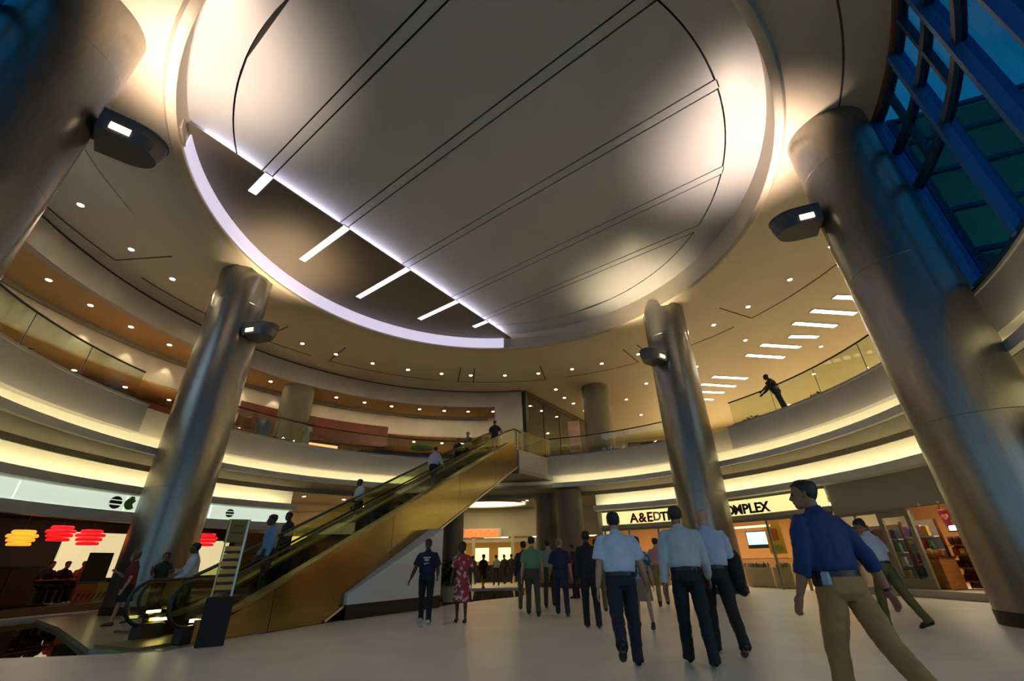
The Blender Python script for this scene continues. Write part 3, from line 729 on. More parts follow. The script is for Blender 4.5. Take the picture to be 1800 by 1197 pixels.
# ================================================================== SIGNS
def arc_thing(name, label, cat, a, r, z=0.0, group=None):
    p = pol(a, r, z); return thing(name, label, cat, p, face_out(a), group)
m_red = mat('sign_red', '#a3182a', .5); m_ink = mat('sign_ink', '#15120f', .5); m_pale = mat('sign_pale', '#d8b9a8', .5)
sg = arc_thing('shop_sign', 'yellow backlit sign band with red and black letters above the shops behind the steel column', 'sign', 43, 13.6, 2.86)
for k, (a0, a1) in enumerate(((19.8, 31.9), (32.1, 43), (43.2, 54), (54.2, 65.6))):
    MB().sweep([(13.60, 2.88), (13.60, 3.50), (13.72, 3.50), (13.72, 2.88)], CC, a0, a1, 6).build('light_panel', e_sign, sg, world=True)
MB().sweep([(13.58, 3.50), (13.58, 3.60), (13.75, 3.60), (13.75, 3.50)], CC, 19.8, 65.6, 24).build('top_frame', m_shopwall, sg, world=True)
def letter(ch, a, m, size=.60, z=2.96, par=sg, r=13.57, xs=1.0):
    o = text('letter', ch, m, pol(a, r, z), face_out(a), size, None, .02, xs=xs)
    o.parent = par; o.matrix_parent_inverse = parent_matrix(par).inverted(); return o
for ch, a_ in (('A', 58.3), ('&', 56.4), ('E', 54.7)): letter(ch, a_, m_red, .64, 2.93)
letter('D', 53.1, m_pale, .58)
for ch, a_ in (('T', 51.6), ('H', 50.0), ('E', 48.4)): letter(ch, a_, m_ink, .58, 2.93)
for ch, a_ in (('C', 39.3), ('O', 37.7), ('M', 36.0), ('P', 34.5), ('L', 33.3), ('E', 32.1), ('X', 30.8)): letter(ch, a_, m_ink, .56, 2.93)
sg2 = arc_thing('shop_sign', 'pale green backlit sign band with round logos above the cafe', 'sign', 165, 13.6, 3.0)
for a0, a1 in ((137.6, 151.9), (152.1, 165.5), (165.7, 180), (180.2, 203)):
    MB().sweep([(13.58, 3.06), (13.58, 3.58), (13.70, 3.58), (13.70, 3.06)], CC, a0, a1, 8).build('light_panel', e_sign_l, sg2, world=True)
def disc(par, a, z, r_, m, name, bite=False, stripes=False):
    rz = face_out(a); c = pol(a, 13.56, z); x = Vector((math.cos(rz), math.sin(rz), 0)); n_ = Vector((math.cos(R(a)), math.sin(R(a)), 0))
    mb = MB()
    def poly(pts):
        k = len(pts); vs = [c+x*px+Vector((0, 0, pz))-n_*q for q in (.02, 0) for px, pz in pts]
        mb.add(vs, [tuple(range(k-1, -1, -1)), tuple(range(k, 2*k))]+[(i, (i+1) % k, k+(i+1) % k, k+i) for i in range(k)])
    if stripes:
        for z0, z1 in ((.45, .98), (-.2, .3), (-.98, -.4)):
            rows = [z0+(z1-z0)*i/4 for i in range(5)]
            poly([(-r_*math.sqrt(max(0, 1-q*q)), q*r_) for q in rows]+[(r_*math.sqrt(max(0, 1-q*q)), q*r_) for q in rows[::-1]])
    else:
        poly([(r_*math.cos(R(g)), r_*math.sin(R(g))) for g in range(35, 396-70, 15)]+[(r_*.35, r_*.0)])
        poly([(r_*.1+.09*math.cos(R(g)), r_*1.05+.05*math.sin(R(g))) for g in range(0, 360, 40)])
    return mb.build(name, m, par, world=True)
disc(sg2, 167.1, 3.31, .21, m_ink, 'black_logo', stripes=True)
disc(sg2, 165.0, 3.31, .20, mat('logo_green', '#5f9a3c', .5), 'green_logo')
disc(sg2, 148.6, 3.31, .17, mat('logo_teal', '#2f5a48', .5), 'small_logo', stripes=True)
disc(sg2, 186, 3.31, .20, m_ink, 'black_logo', stripes=True)
m_or = emit('orange_neon', (1.0, 0.16, 0.03), .9)
sg3 = thing('shop_sign', 'glowing orange block lettering over the far store', 'sign', (-2.35, FY-.2, 2.78))
for k in range(8):                                    # blurred block letters, too far to read
    w_ = .215; mb = MB(); x0 = (k-3.5)*.29
    mb.box((x0-.09, 0, .22), (.07, .06, .46)); mb.box((x0+.09, 0, .22), (.07, .06, .46))
    mb.box((x0, 0, .41 if k % 2 else .24), (.2, .06, .07))
    if k % 3 != 1: mb.box((x0, 0, .03), (.2, .06, .07))
    mb.build('letter', m_or, sg3)
MB().box((0, .07, .24), (2.7, .04, .6)).build('back_panel', m_white, sg3)
t = thing('lit_storefront', 'amber lit shop front with reddish posters beyond the escalators', 'shop front', pol(124, 19.2), face_out(124))
MB().box((0, .1, 1.5), (6.0, .06, 2.6)).build('lit_pane', emit('side_store_glow', (1.0, .66, .28), .9), t)
for sx in (-3.0, 0, 3.0): MB().box((sx, 0, 1.5), (.12, .2, 3.0)).build('post', m_wall, t)
MB().box((0, 0, 3.1), (6.3, .25, .35)).build('header', m_wall, t)
for sx, c_ in ((-2.2, '#b04a3a'), (-.8, '#c07a6a'), (.8, '#a83a2c'), (2.2, '#b8685a')): MB().box((sx, -.02, 1.75), (1.1, .03, 1.0)).build('poster', mat('poster_'+c_.strip('#'), c_, .6), t)
# far store front
e_far = emit('store_light', (1.0, .80, .42), 2.6)
for k, x in enumerate((-8.5, -5, -1.5, 2, 5)):
    t = thing('store_ceiling_light', 'bright ceiling panel inside the far store, '+['leftmost', 'second from left', 'middle', 'second from right', 'rightmost'][k], 'light', (x, 35.2, 2.88), 0, 'far store ceiling lights')
    MB().box((0, 0, 0), (1.8, 1.2, .03)).build('diffuser', e_far, t); MB().box((0, 0, .03), (1.95, 1.35, .04)).build('frame', m_white, t)
fs_ = thing('far_storefront', 'amber lit far store front with posts under the orange lettering', 'shop front', (-2, FY, 0))
for x in (-8.2, -5.6, -2.9, -.25, 2.5): MB().box((x+2, 0, 1.4), (.22, .3, 2.8)).build('post', m_wall, fs_)
MB().box((0, .05, 2.55), (12, .2, .24)).build('header', m_wall, fs_)
for k, x in enumerate((-4.2, -2.4, -.6, 1.2)):
    MB().box((x, 3.5, 1.75), (1.1, .06, .9)).build('menu_board', emit('menu_glow', (.9, .75, .45), .7), fs_)
cnt = thing('store_counter', 'dark service counter inside the far store', 'counter', (-3.4, 34.4, 0))
MB().box((0, 0, .5), (7.5, .7, 1.0), 0, .03).build('body', m_blackpaint, cnt); MB().box((0, -.05, 1.03), (7.7, .85, .06)).build('top', m_wood, cnt)
# oval light cove in the corridor ceiling
t = thing('ceiling_cove_light', 'glowing oval recess in the corridor ceiling before the far store', 'light', (-1.9, 29.6, 4.6))
ov = lambda rx, ry, n=32: [(rx*math.cos(2*math.pi*i/n), ry*math.sin(2*math.pi*i/n)) for i in range(n)]
MB().prism(ov(2.6, 1.7), -.02, .0).build('diffuser', emit('oval_glow', (1, .86, .42), 1.6), t)
o_, i_ = ov(2.85, 1.95), ov(2.6, 1.7); n = 32
MB().add([(x, y, z) for z in (-.09, .0) for pp in (o_, i_) for x, y in pp], [f for i in range(n) for f in ((i, (i+1) % n, n+(i+1) % n, n+i), (2*n+i, 3*n+i, 3*n+(i+1) % n, 2*n+(i+1) % n), (i, 2*n+i, 2*n+(i+1) % n, (i+1) % n), (n+i, n+(i+1) % n, 3*n+(i+1) % n, 3*n+i))]).build('rim', m_soffit, t)

# ================================================================== SHOP LIGHTS
e_shop = emit('shop_panel_light', (1.0, .84, .56), 9.0)
for k, (a_, r_) in enumerate(((-2, 15.6), (5, 15.6), (12, 15.6), (26, 16), (34, 16), (43, 16), (52, 16), (61, 16))):
    t = arc_thing('shop_ceiling_light', 'square ceiling light in the %s shop behind the right windows, number %s from the right' % ('snack' if a_ < 19 else 'gift', ['one', 'two', 'three', 'four', 'five', 'six', 'seven', 'eight'][k]), 'light', a_, r_, 3.17, 'shop ceiling lights')
    MB().box((0, 0, 0), (1.1, 1.1, .03)).build('diffuser', e_shop, t); MB().box((0, 0, .02), (1.25, 1.25, .04)).build('frame', m_white, t)
e_cafe = emit('cafe_tube', (1.0, .72, .5), 5.0)
for k, (a_, r_) in enumerate(((176, 16), (170, 15.2), (170.5, 16.6), (164, 15.4), (162, 17), (147, 15.6))):
    t = arc_thing('cafe_tube_light', ['tube light at the left edge of the cafe ceiling', 'front tube light above the amber lamp', 'rear tube light above the amber lamp', 'front tube light above the two red lamps', 'rear tube light above the two red lamps', 'tube light above the single red lamp'][k], 'light', a_, r_, 3.08, 'cafe tube lights')
    MB().box((0, 0, 0), (1.3, .10, .05), 0, .01).build('tube', e_cafe, t); MB().box((0, 0, .045), (1.36, .16, .04)).build('tray', m_blackpaint, t)

# ================================================================== CAFE
def pendant(a_, r_, z, label, m, s=1.0, tiers=4):
    t = arc_thing('pendant_lamp', label, 'lamp', a_, r_, z, 'cafe pendant lamps')
    for k in range(tiers):
        rr = (.30+.05*((k*7) % 3))*s
        MB().sweep([(.10*s, .13*k*s+.02), (rr, .13*k*s), (rr+.02*s, .05*s+.13*k*s), (rr-.02*s, .10*s+.13*k*s), (.10*s, .11*s+.13*k*s)], (0, 0), 0, 360, 18).build('shade_tier', m, t, smooth=True)
    MB().cyl((0, 0, .13*tiers*s), (0, 0, 3.12-z), .012, n=6).build('cord', m_black, t)
e_redl = emit('red_shade', (.85, .012, .02), .45); e_ambl = emit('amber_shade', (1.0, .38, .03), .7)
pendant(167.2, 15.5, 2.12, 'tiered red pendant lamp, left one of the pair beside the black board', e_redl)
pendant(163.6, 15.5, 2.02, 'tiered red pendant lamp, right one of the pair beside the black board', e_redl, 1.05)
pendant(170.9, 15.6, 1.95, 'tiered amber pendant lamp at the left of the cafe', e_ambl, .95)
pendant(147.6, 15.5, 2.08, 'tiered red pendant lamp seen right of the steel column', e_redl, 1.05)
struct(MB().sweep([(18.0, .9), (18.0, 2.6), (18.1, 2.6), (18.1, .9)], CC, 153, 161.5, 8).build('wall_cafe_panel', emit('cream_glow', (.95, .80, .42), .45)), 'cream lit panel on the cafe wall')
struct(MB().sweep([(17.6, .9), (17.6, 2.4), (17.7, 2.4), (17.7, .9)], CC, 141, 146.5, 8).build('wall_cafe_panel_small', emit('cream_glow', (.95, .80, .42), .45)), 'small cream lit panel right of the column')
ring('floor_cafe', [(14.2, 0), (14.2, .18), (21, .18), (21, 0)], 137, FB, mat('cafe_floor', '#2a1a12', .4))
t = arc_thing('black_board', 'black menu board on a stand at the cafe front', 'board', 162.7, 14.9, .2)
MB().box((0, 0, 1.10), (.78, .06, .92), 0, .015).build('panel', m_blackpaint, t); MB().box((0, .03, .62), (.9, .14, .05)).build('ledge', m_fix, t)
for sx in (-.3, .3): MB().cyl((sx, .04, 0), (sx, .04, .7), .025).build('leg', m_fix, t)
t = arc_thing('menu_display', 'orange and yellow menu display panel at the cafe kerb', 'display', 163.2, 14.55, .2)
m_mo = mat('menu_orange', '#c0632a', .6); m_my = mat('menu_yellow', '#b39a3c', .6)
MB().box((-.20, 0, .30), (.62, .05, .56)).build('orange_sheet', m_mo, t); MB().box((.36, 0, .32), (.48, .05, .58)).build('yellow_sheet', m_my, t)
for k in range(6):
    x = -.38+k*.16; MB().loft([(x-.05, -.035, .12), (x+.05, -.035, .30), (x-.02, -.035, .22)], [(.018, .008)]*3, n=6).build('brush_mark', m_ink, t)
t = arc_thing('cafe_cabinet', 'dark red cabinet at the left edge of the cafe front', 'cabinet', 172.6, 14.9, .2)
m_dr = mat('dark_red_lacquer', '#4a120c', .35)
MB().box((0, .2, .55), (1.7, .5, 1.08), 0, .02).build('body', m_dr, t); MB().box((0, .2, 1.11), (1.8, .56, .05)).build('top', m_blackpaint, t)
for sx in (-.43, .43):
    dr = MB().box((sx, -.06, .55), (.8, .03, .98)).build('door', m_dr, t); MB().cyl((sx*.25, -.08, .6), (sx*.25, -.10, .6), .02).build('knob', m_fix, dr)
t = arc_thing('cafe_cabinet', 'second dark red cabinet partly cut by the left picture edge', 'cabinet', 181.5, 15.1, .2)
MB().box((0, .2, .55), (2.0, .5, 1.08), 0, .02).build('body', m_dr, t); MB().box((0, .2, 1.11), (2.1, .56, .05)).build('top', m_blackpaint, t)
for k, (a_, r_) in enumerate(((166.8, 15.45), (158.6, 15.85), (172.5, 17.2), (176.5, 16.5))):
    t = arc_thing('cafe_table', ['dark cafe table beneath the red lamps', 'dark cafe table behind the steel column', 'dark cafe table at the rear near the amber lamp', 'dark cafe table behind the dark red cabinet'][k], 'table', a_, r_, .19, 'cafe tables')
    MB().box((0, 0, .72), (1.2, .6, .05), 0, .02).build('top', m_wood, t); MB().cyl((0, 0, .02), (0, 0, .7), .05).build('stem', m_black, t); MB().cyl((0, 0, 0), (0, 0, .03), .28, n=16).build('foot', m_black, t)
t = arc_thing('cafe_bar', 'dark bar with bottle shelf at the left of the cafe', 'bar', 172.5, 18.2, .19)
MB().box((0, 0, .55), (3.2, .6, 1.1), 0, .02).build('body', m_wood, t); MB().box((0, 0, 1.13), (3.4, .75, .06)).build('top', m_blackpaint, t)
MB().box((0, 1.2, 1.6), (3.2, .25, .05)).build('shelf', m_wood_l, t)
# doors of the cafe, right part
t = struct(arc_thing('door_1', 'brown wooden door panel at the right end of the cafe', 'door', 140.9, 14.2, .19)); del t['category']
lf = MB().box((0, 0, 1.2), (1.15, .08, 2.4)).build('leaf', m_wood, t); MB().box((-.62, 0, 1.25), (.1, .14, 2.5)).build('frame', m_wood_l, t); MB().box((.62, 0, 1.25), (.1, .14, 2.5)).build('frame', m_wood_l, t)
MB().box((.45, -.08, 1.1), (.04, .06, .3)).build('handle', m_fix, lf)

# ================================================================== SNACK SHOP
def pane_arc(par, a0, a1, r, z0, z1, m, name='glass_pane'): return MB().sweep([(r-.008, z0), (r-.008, z1), (r+.008, z1), (r+.008, z0)], CC, a0, a1, 3).build(name, m, par, world=True)
m_frame = mat('grey_door_frame', '#8d8770', .45, .4)
d1 = struct(arc_thing('door_2', 'grey framed glass door of the snack shop', 'door', 10.9, 13.75, .2)); del d1['category']
for a_ in (8.9, 12.9): 
    p = pol(a_, 13.75); MB().box((p.x, p.y, 1.32), (.09, .15, 2.24), R(a_)).build('stile', m_frame, d1, world=True)
for z, h in ((.34, .28), (2.36, .16)): MB().sweep([(13.71, z-h/2), (13.71, z+h/2), (13.79, z+h/2), (13.79, z-h/2)], CC, 8.9, 12.9, 3).build('rail', m_frame, d1, world=True)
pane_arc(d1, 9.2, 12.6, 13.75, .48, 2.28, m_gls); p = pol(9.4, 13.64); MB().box((p.x, p.y, 1.2), (.05, .05, .5)).build('handle', m_fix, d1, world=True)
t = arc_thing('shop_window', 'display window with posters left of the snack shop door', 'window', 15, 13.75, .2)
pane_arc(t, 13.2, 16.4, 13.75, .25, 2.45, m_gls); pane_arc(t, 16.6, 19.4, 13.75, .25, 2.45, m_gls)
for a_ in (13.05, 16.5, 19.5): p = pol(a_, 13.75); MB().box((p.x, p.y, 1.35), (.08, .07, 2.3), R(a_)).build('mullion', m_frame, t, world=True)
MB().sweep([(13.68, 2.44), (13.68, 2.54), (13.82, 2.54), (13.82, 2.44)], CC, 8.8, 19.5, 8).build('head', m_frame, t, world=True)
t = arc_thing('light_shelf', 'pale light shelf across the opening of the snack shop', 'light', 4.4, 13.8, 2.55)
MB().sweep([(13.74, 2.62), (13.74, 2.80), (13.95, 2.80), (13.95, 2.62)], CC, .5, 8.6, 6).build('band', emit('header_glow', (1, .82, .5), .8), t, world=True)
MB().sweep([(13.70, 2.52), (13.70, 2.60), (13.95, 2.60), (13.95, 2.52)], CC, .5, 8.6, 6).build('rail', m_white, t, world=True)
# goods
def pillow(w, h, d):
    mb = MB(); vs = []; fs = []; zs = [(0, .02), (.08, .35), (.3, .95), (.5, 1), (.7, .95), (.92, .35), (1, .02)]
    xs = [(-.5, .1), (-.42, .7), (-.15, 1), (.15, 1), (.42, .7), (.5, .1)]
    return mb.loft([(0, 0, z*h) for z, _ in zs], [(w/2*(1-.08*q), d/2*max(q, .06)) for _, q in zs], xref=(1, 0, 0), n=8, sq=.7)
goods = {}
def good(kind, w, h, d, m):
    key = (kind, round(w, 2), round(h, 2))
    if key not in goods:
        if kind == 'snack_bag': mb = pillow(w, h, d)
        elif kind == 'bottle': mb = MB().loft([(0, 0, 0), (0, 0, h*.6), (0, 0, h*.75), (0, 0, h*.8), (0, 0, h)], [(w/2, w/2), (w/2, w/2), (w*.2, w*.2), (w*.18, w*.18), (w*.2, w*.2)], n=8)
        else: mb = MB().box((0, 0, h/2), (w, d, h*.98), 0, .012)
        o = mb.build(kind, m); goods[key] = o.data
        o.data.materials.clear(); o.data.materials.append(m); return o
    o = bpy.data.objects.new(kind, goods[key]); COL.objects.link(o); o.material_slots[0].link = 'OBJECT'; o.material_slots[0].material = m; return o
CW = {}
def colour_word(h):
    import colorsys
    r, g, b = (int(h[i:i+2], 16)/255 for i in (1, 3, 5)); hh, ss, vv = colorsys.rgb_to_hsv(r, g, b); hh *= 360
    if ss < .2: w = 'pale' if vv > .6 else 'grey'
    else: w = 'red' if hh < 14 or hh > 345 else 'orange' if hh < 34 else 'yellow' if hh < 60 else 'green' if hh < 165 else 'blue' if hh < 255 else 'purple' if hh < 300 else 'pink'
    return ('dark ' if vv < .5 and ss >= .2 else '')+w
def cols(*hx):
    out = [mat('pack_'+h.strip('#'), h, .45) for h in hx]
    for h, m in zip(hx, out): CW[m.name] = colour_word(h)
    return out
def stock(shelf_label, a_c, r_, width, levels, pal, kinds, group, hgt=.24, step=.2):
    rz = face_out(a_c); c = pol(a_c, r_); x = Vector((math.cos(rz), math.sin(rz), 0))
    for li, z in enumerate(levels):
        n = int(width/step); lv = '' if len(levels) == 1 else ' '+['lowest', 'second', 'third', 'top'][li if li < len(levels)-1 else 3]+' row'
        for i in range(n):
            k = random.choice(kinds); h = hgt*random.uniform(.75, 1.05); m = random.choice(pal)
            o = good(k, step*.86, round(h, 2), .12, m); q = c+x*((i+.5)*step-width/2)
            o.location = (q.x, q.y, z); o.rotation_euler = (0, 0, rz+random.uniform(-.15, .15))
            tag(o, CW[m.name]+' '+{'snack_bag': 'snack bag', 'bottle': 'drink bottle', 'packet_box': 'packet'}[k]+','+lv+', on '+shelf_label if lv else CW[m.name]+' '+{'snack_bag': 'snack bag', 'bottle': 'drink bottle', 'packet_box': 'packet'}[k]+' on '+shelf_label, {'snack_bag': 'snack bag', 'bottle': 'bottle', 'packet_box': 'packet'}[k], group)
def rack(label, a_c, r_, width, levels, top, m=m_wood_l, depth=.34, back=True):
    t = arc_thing('shop_shelf', label, 'shelf', a_c, r_, .2)
    for z in levels: MB().box((0, .05, z-.2-.02), (width, depth, .035)).build('shelf_board', m, t)
    for sx in (-1, 1): MB().box((sx*(width/2+.015), .05+depth*.36, top/2), (.03, depth*.28, top)).build('side_panel', m if m is not m_white else m_wood, t)
    if back: MB().box((0, .05+depth/2, top/2), (width, .03, top)).build('back_panel', m, t)
    return t
pal_o = cols('#c4621f', '#d08a2d', '#a93820', '#d9a648', '#b34a2a', '#6e2417'); pal_m = cols('#3c6ea8', '#b8352c', '#5d8a4e', '#c9c2b0', '#d18a9a', '#c9a640', '#7a5c9a', '#2c3c5c')
rack('wooden snack shelf at the opening of the snack shop by the right column', 6.4, 14.98, 1.5, (.42, .78, 1.12, 1.42), 1.36)
stock('the low snack shelf by the right column', 6.4, 14.95, 1.45, (.42, .78), cols('#4a1710', '#63201a', '#3a1a16'), ['packet_box', 'bottle'], 'dark goods on the low snack shelf boards')
stock('the snack shelf by the right column', 6.4, 14.95, 1.45, (1.12, 1.42), pal_o, ['snack_bag'], 'orange snack bags on the upper shelf boards')
t = arc_thing('shelf_lamp', 'white glowing lamp box above the snack shelf', 'lamp', 6.2, 15.0, 1.80)
MB().box((.1, 0, .08), (1.3, .2, .16), 0, .02).build('lens', emit('white_lampbox', (1, .97, .95), 1.5), t); MB().box((.1, .03, .0), (1.4, .26, .03)).build('base', m_blackpaint, t)
for sx in (-.4, .6): MB().box((sx, .05, -.12), (.04, .04, .26)).build('post', m_blackpaint, t)
t = arc_thing('wood_counter', 'honey coloured wooden counter end inside the snack shop', 'counter', 9.1, 14.1, .2)
MB().box((0, .2, .42), (.52, .6, .84), 0, .015).build('body', m_wood_l, t); MB().box((0, .2, .86), (.56, .64, .04)).build('top', m_wood, t)
stock('the wooden counter end', 9.1, 14.3, .5, (1.08,), pal_o, ['snack_bag'], 'snack bags on the counter end', .26, .16)
t = arc_thing('gift_bag', 'red bag with a pink heart hanging in the snack shop', 'bag', 8.9, 15.25, 1.92)
bagb = MB().loft([(0, 0, 0), (0, 0, .2), (0, 0, .5), (0, 0, .56)], [(.16, .06), (.2, .09), (.26, .09), (.27, .05)], xref=(1, 0, 0), n=12).build('bag_body', mat('bag_red', '#8f1420', .4), t, smooth=True)
hp = [(.10*math.sin(q)**3, .10*(.81*math.cos(q)-.31*math.cos(2*q)-.12*math.cos(3*q)-.06*math.cos(4*q))) for q in [2*math.pi*i/20 for i in range(20)]]
MB().add([(x, y, .33+z) for y in (-.12, -.085) for x, z in hp], [tuple(range(19, -1, -1)), tuple(range(20, 40))]+[(i, (i+1) % 20, 20+(i+1) % 20, 20+i) for i in range(20)]).build('heart', mat('heart_pink', '#d98a86', .5), bagb)
MB().tube([(-.15, 0, .55), (-.1, 0, .75), (.1, 0, .75), (.15, 0, .55)], .012, 6).build('handle', m_black, t)
t = arc_thing('plush_toy', 'green plush toy on the lamp box in the snack shop', 'toy', 7.4, 15.0, 1.96)
MB().ball((0, 0, .1), (.13, .1, .1)).ball((.02, -.02, .24), (.09, .09, .08)).ball((-.06, -.02, .31), .03, 8).ball((.09, -.02, .31), .03, 8).build('plush_body', mat('plush_green', '#2f7a3c', .8), t, smooth='full')
# racks seen through the door and the window
rack('magazine rack behind the glass door of the snack shop', 11.9, 14.75, 1.15, (.5, .9, 1.3, 1.7), 2.0, m_white)
stock('the magazine rack behind the glass door', 11.9, 14.70, 1.1, (.5, .9, 1.3, 1.7), pal_m, ['packet_box', 'snack_bag'], 'packets on the rack behind the door', .32, .2)
rack('rack of packets in the left display window', 15.2, 14.25, 1.2, (.45, .85, 1.25, 1.65), 1.9, m_white)
stock('the rack in the left display window', 15.2, 14.2, 1.15, (.45, .85, 1.25, 1.65), pal_m, ['packet_box', 'snack_bag'], 'packets in the display window', .3, .19)
rack('blue tinted bottle rack beside the door of the snack shop', 8.6, 16.1, .8, (.5, .9, 1.3, 1.7), 2.1, m_blackpaint)
stock('the bottle rack beside the door', 8.6, 16.06, .76, (.5, .9, 1.3, 1.7), cols('#3a5f96', '#7f9cc4', '#23406b', '#a8b4cc'), ['bottle'], 'blue bottles beside the door', .3, .13)
rack('back wall shelf of the snack shop', 4.0, 17.9, 4.2, (.6, 1.0, 1.4, 1.8), 2.1, m_wood_l)
stock('the back wall shelf', 4.0, 17.82, 4.1, (1.0, 1.4, 1.8), pal_o+pal_m, ['packet_box', 'snack_bag'], 'goods on the back wall shelf', .32, .26)
for k, (a_, z, w_, h_, hx, lab) in enumerate(((14.4, 1.5, .35, .9, '#c07a3a', 'orange poster strip in the left display window'), (13.6, 1.55, .10, 1.6, '#d8d0bc', 'white pole leaning in the display window'), (17.8, 1.5, 1.0, 1.2, '#b98a4e', 'tan poster in the display window far from the door'))):
    t = arc_thing('poster', lab, 'poster', a_, 13.95, z); MB().box((0, 0, 0), (w_, .02, h_)).build('sheet', mat('poster_%d' % k, hx, .6), t); MB().box((0, -.005, h_/2), (w_+.03, .03, .03)).build('top_rail', m_frame, t)
# gift shop behind the column
t = arc_thing('wall_screen', 'pale blue glowing screen inside the gift shop', 'screen', 39.3, 16.5, 1.6)
MB().box((0, .03, .36), (1.05, .06, .78), 0, .01).build('bezel', m_blackpaint, t); MB().box((0, -.005, .42), (.95, .02, .56)).build('display', emit('screen_blue', (.35, .75, .95), .9), t)
t = arc_thing('poster', 'yellow and orange poster behind the blue shirted man', 'poster', 34.8, 15.6, 1.3)
MB().box((0, 0, .65), (.75, .03, 1.3)).build('sheet', mat('poster_yellow', '#c9a02c', .6), t); MB().box((.05, -.02, .8), (.3, .02, .5)).build('figure', mat('poster_orange', '#a8581c', .6), t); MB().box((.0, -.02, .25), (.5, .02, .2)).build('figure', mat('poster_lime', '#7f9a2c', .6), t)
for k, (a_, r_, w_) in enumerate(((37.5, 15.0, 1.2), (32.6, 14.6, .8), (50, 15.2, 1.6), (57.5, 15.2, 1.6), (43.8, 16.4, 1.4))):
    t = arc_thing('display_case', ['pale glass display case below the screen', 'narrow pale display case by the yellow poster', 'glass display case behind the two white shirted men', 'glass display case under the red letters', 'glass display case at the back of the gift shop'][k], 'display case', a_, r_, .0)
    MB().box((0, 0, .4), (w_, .5, .75), 0, .015).build('body', mat('case_cream', '#b8a884', .5), t); MB().box((0, 0, .08), (w_-.06, .44, .12)).build('kick', m_blackpaint, t)
    MB().box((0, 0, .95), (w_, .5, .34)).build('glass_box', m_gls, t); MB().box((0, 0, 1.13), (w_+.02, .52, .025)).build('lid', m_frame, t)
    stock(['the case below the screen', 'the narrow case by the yellow poster', 'the case behind the two men', 'the case under the red letters', 'the case at the back'][k], a_, r_, w_*.9, (.78,), cols('#d8d0bc', '#8a7a9a', '#c9c2b0', '#a8b0bc'), ['packet_box', 'bottle'], 'small goods in the gift shop cases', .2, .17)
gf = arc_thing('gift_storefront', 'slim framed gift shop front below the yellow sign band', 'shop front', 43, 13.75, 0)
for a_ in (20.2, 27, 31.6, 40.5, 47, 53.5, 60, 65.4):
    p = pol(a_, 13.75); MB().box((p.x, p.y, 1.34), (.08, .08, 2.68), R(a_)).build('post', m_frame, gf, world=True)
for a0, a1 in ((20.5, 26.8), (27.2, 31.4), (40.8, 46.8), (53.7, 59.8)): pane_arc(gf, a0, a1, 13.75, .1, 2.6, m_gls)
MB().sweep([(13.68, 2.58), (13.68, 2.68), (13.82, 2.68), (13.82, 2.58)], CC, 20, 66, 20).build('head', m_frame, gf, world=True)
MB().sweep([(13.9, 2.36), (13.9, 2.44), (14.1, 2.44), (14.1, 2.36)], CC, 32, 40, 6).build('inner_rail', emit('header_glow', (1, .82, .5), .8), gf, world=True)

# ================================================================== DIRECTORY TOTEM
tb = Vector((-5.22, 8.78, 0))
t = thing('directory_totem', 'tall brass directory totem with slatted face beside the escalator foot', 'sign', tb, R(31))
MB().box((0, 0, .36), (.42, .28, .72), 0, .01).build('base', mat('totem_base', '#1c0f0a', .75), t)
MB().box((.15, 0, 1.32), (.035, .10, 1.3)).build('upright', mat('rail_steel', '#b8b2a0', .3, .8), t); MB().box((-.15, 0, 1.32), (.025, .10, 1.3)).build('upright', m_gold, t)
for k in range(6): MB().box((0, -.01, .86+k*.125), (.26, .03, .075)).build('slat', mat('brass_slat', '#c08f3a', .45, .35), t)
for k in range(6): MB().box((0, .0, .80+k*.125), (.26, .05, .04)).build('rail', m_blackpaint, t)
MB().box((.0, -.01, 1.78), (.36, .05, .40), 0, .008).build('head_panel', mat('brass_head', '#7a6226', .5, .3), t)
MB().box((0, -.04, 1.86), (.16, .01, .035)).box((0, -.04, 1.74), (.2, .01, .03)).build('mark', mat('brass_dark', '#5a4a1c', .5, .5), t)

# ================================================================== PLANTS
def leaves(n, rx, ry, h, lw=.05, ll=.22):
    mb = MB()
    for _ in range(n):
        a_ = random.uniform(0, 2*math.pi); q = math.sqrt(random.random()); x, y = rx*q*math.cos(a_), ry*q*math.sin(a_); z = random.uniform(.0, h)*(1-.5*q)
        d_ = Vector((math.cos(a_+random.uniform(-1, 1)), math.sin(a_+random.uniform(-1, 1)), random.uniform(.1, 1.0))).normalized(); s_ = d_.cross(Vector((0, 0, 1))).normalized()*lw*random.uniform(.6, 1.2)
        L = ll*random.uniform(.6, 1.2); b = Vector((x, y, z)); m_ = b+d_*L*.5; e = b+d_*L-Vector((0, 0, L*.25))
        mb.add([b, m_+s_, e, m_-s_], [(0, 1, 2), (0, 2, 3)])
    return mb
for a_, lab in ((191.4, 'low green planter at the far left of the left gallery'), (177.2, 'low green planter on the left gallery before the steel column'), (143.9, 'low green planter beside the round upper column'), (124.2, 'low green planter at the middle of the rear gallery'),
                (51.3, 'low green planter on the right gallery near the steel column'), (61, 'low green planter behind the glass near the pink poster'), (27.1, 'low green planter left of the man in black'), (12.2, 'low green planter right of the man in black')):
    t = arc_thing('planter', lab, 'planter', a_, 13.05, 6.52, 'gallery planters')
    MB().box((0, 0, .09), (1.1, .34, .18), 0, .02).build('trough', m_blackpaint, t)
    leaves(130, .58, .2, .26).build('foliage', m_leaf, t)
t = thing('potted_shrub', 'dark green shrub in a pale pot under the escalators', 'plant', (-2.35, 17.4, 0))
MB().loft([(0, 0, 0), (0, 0, .4), (0, 0, .45)], [(.22, .22), (.3, .3), (.32, .32)], n=16).build('pot', m_wall, t, smooth=True); MB().cyl((0, 0, .4), (0, 0, .8), .03).build('stem', m_wood, t)
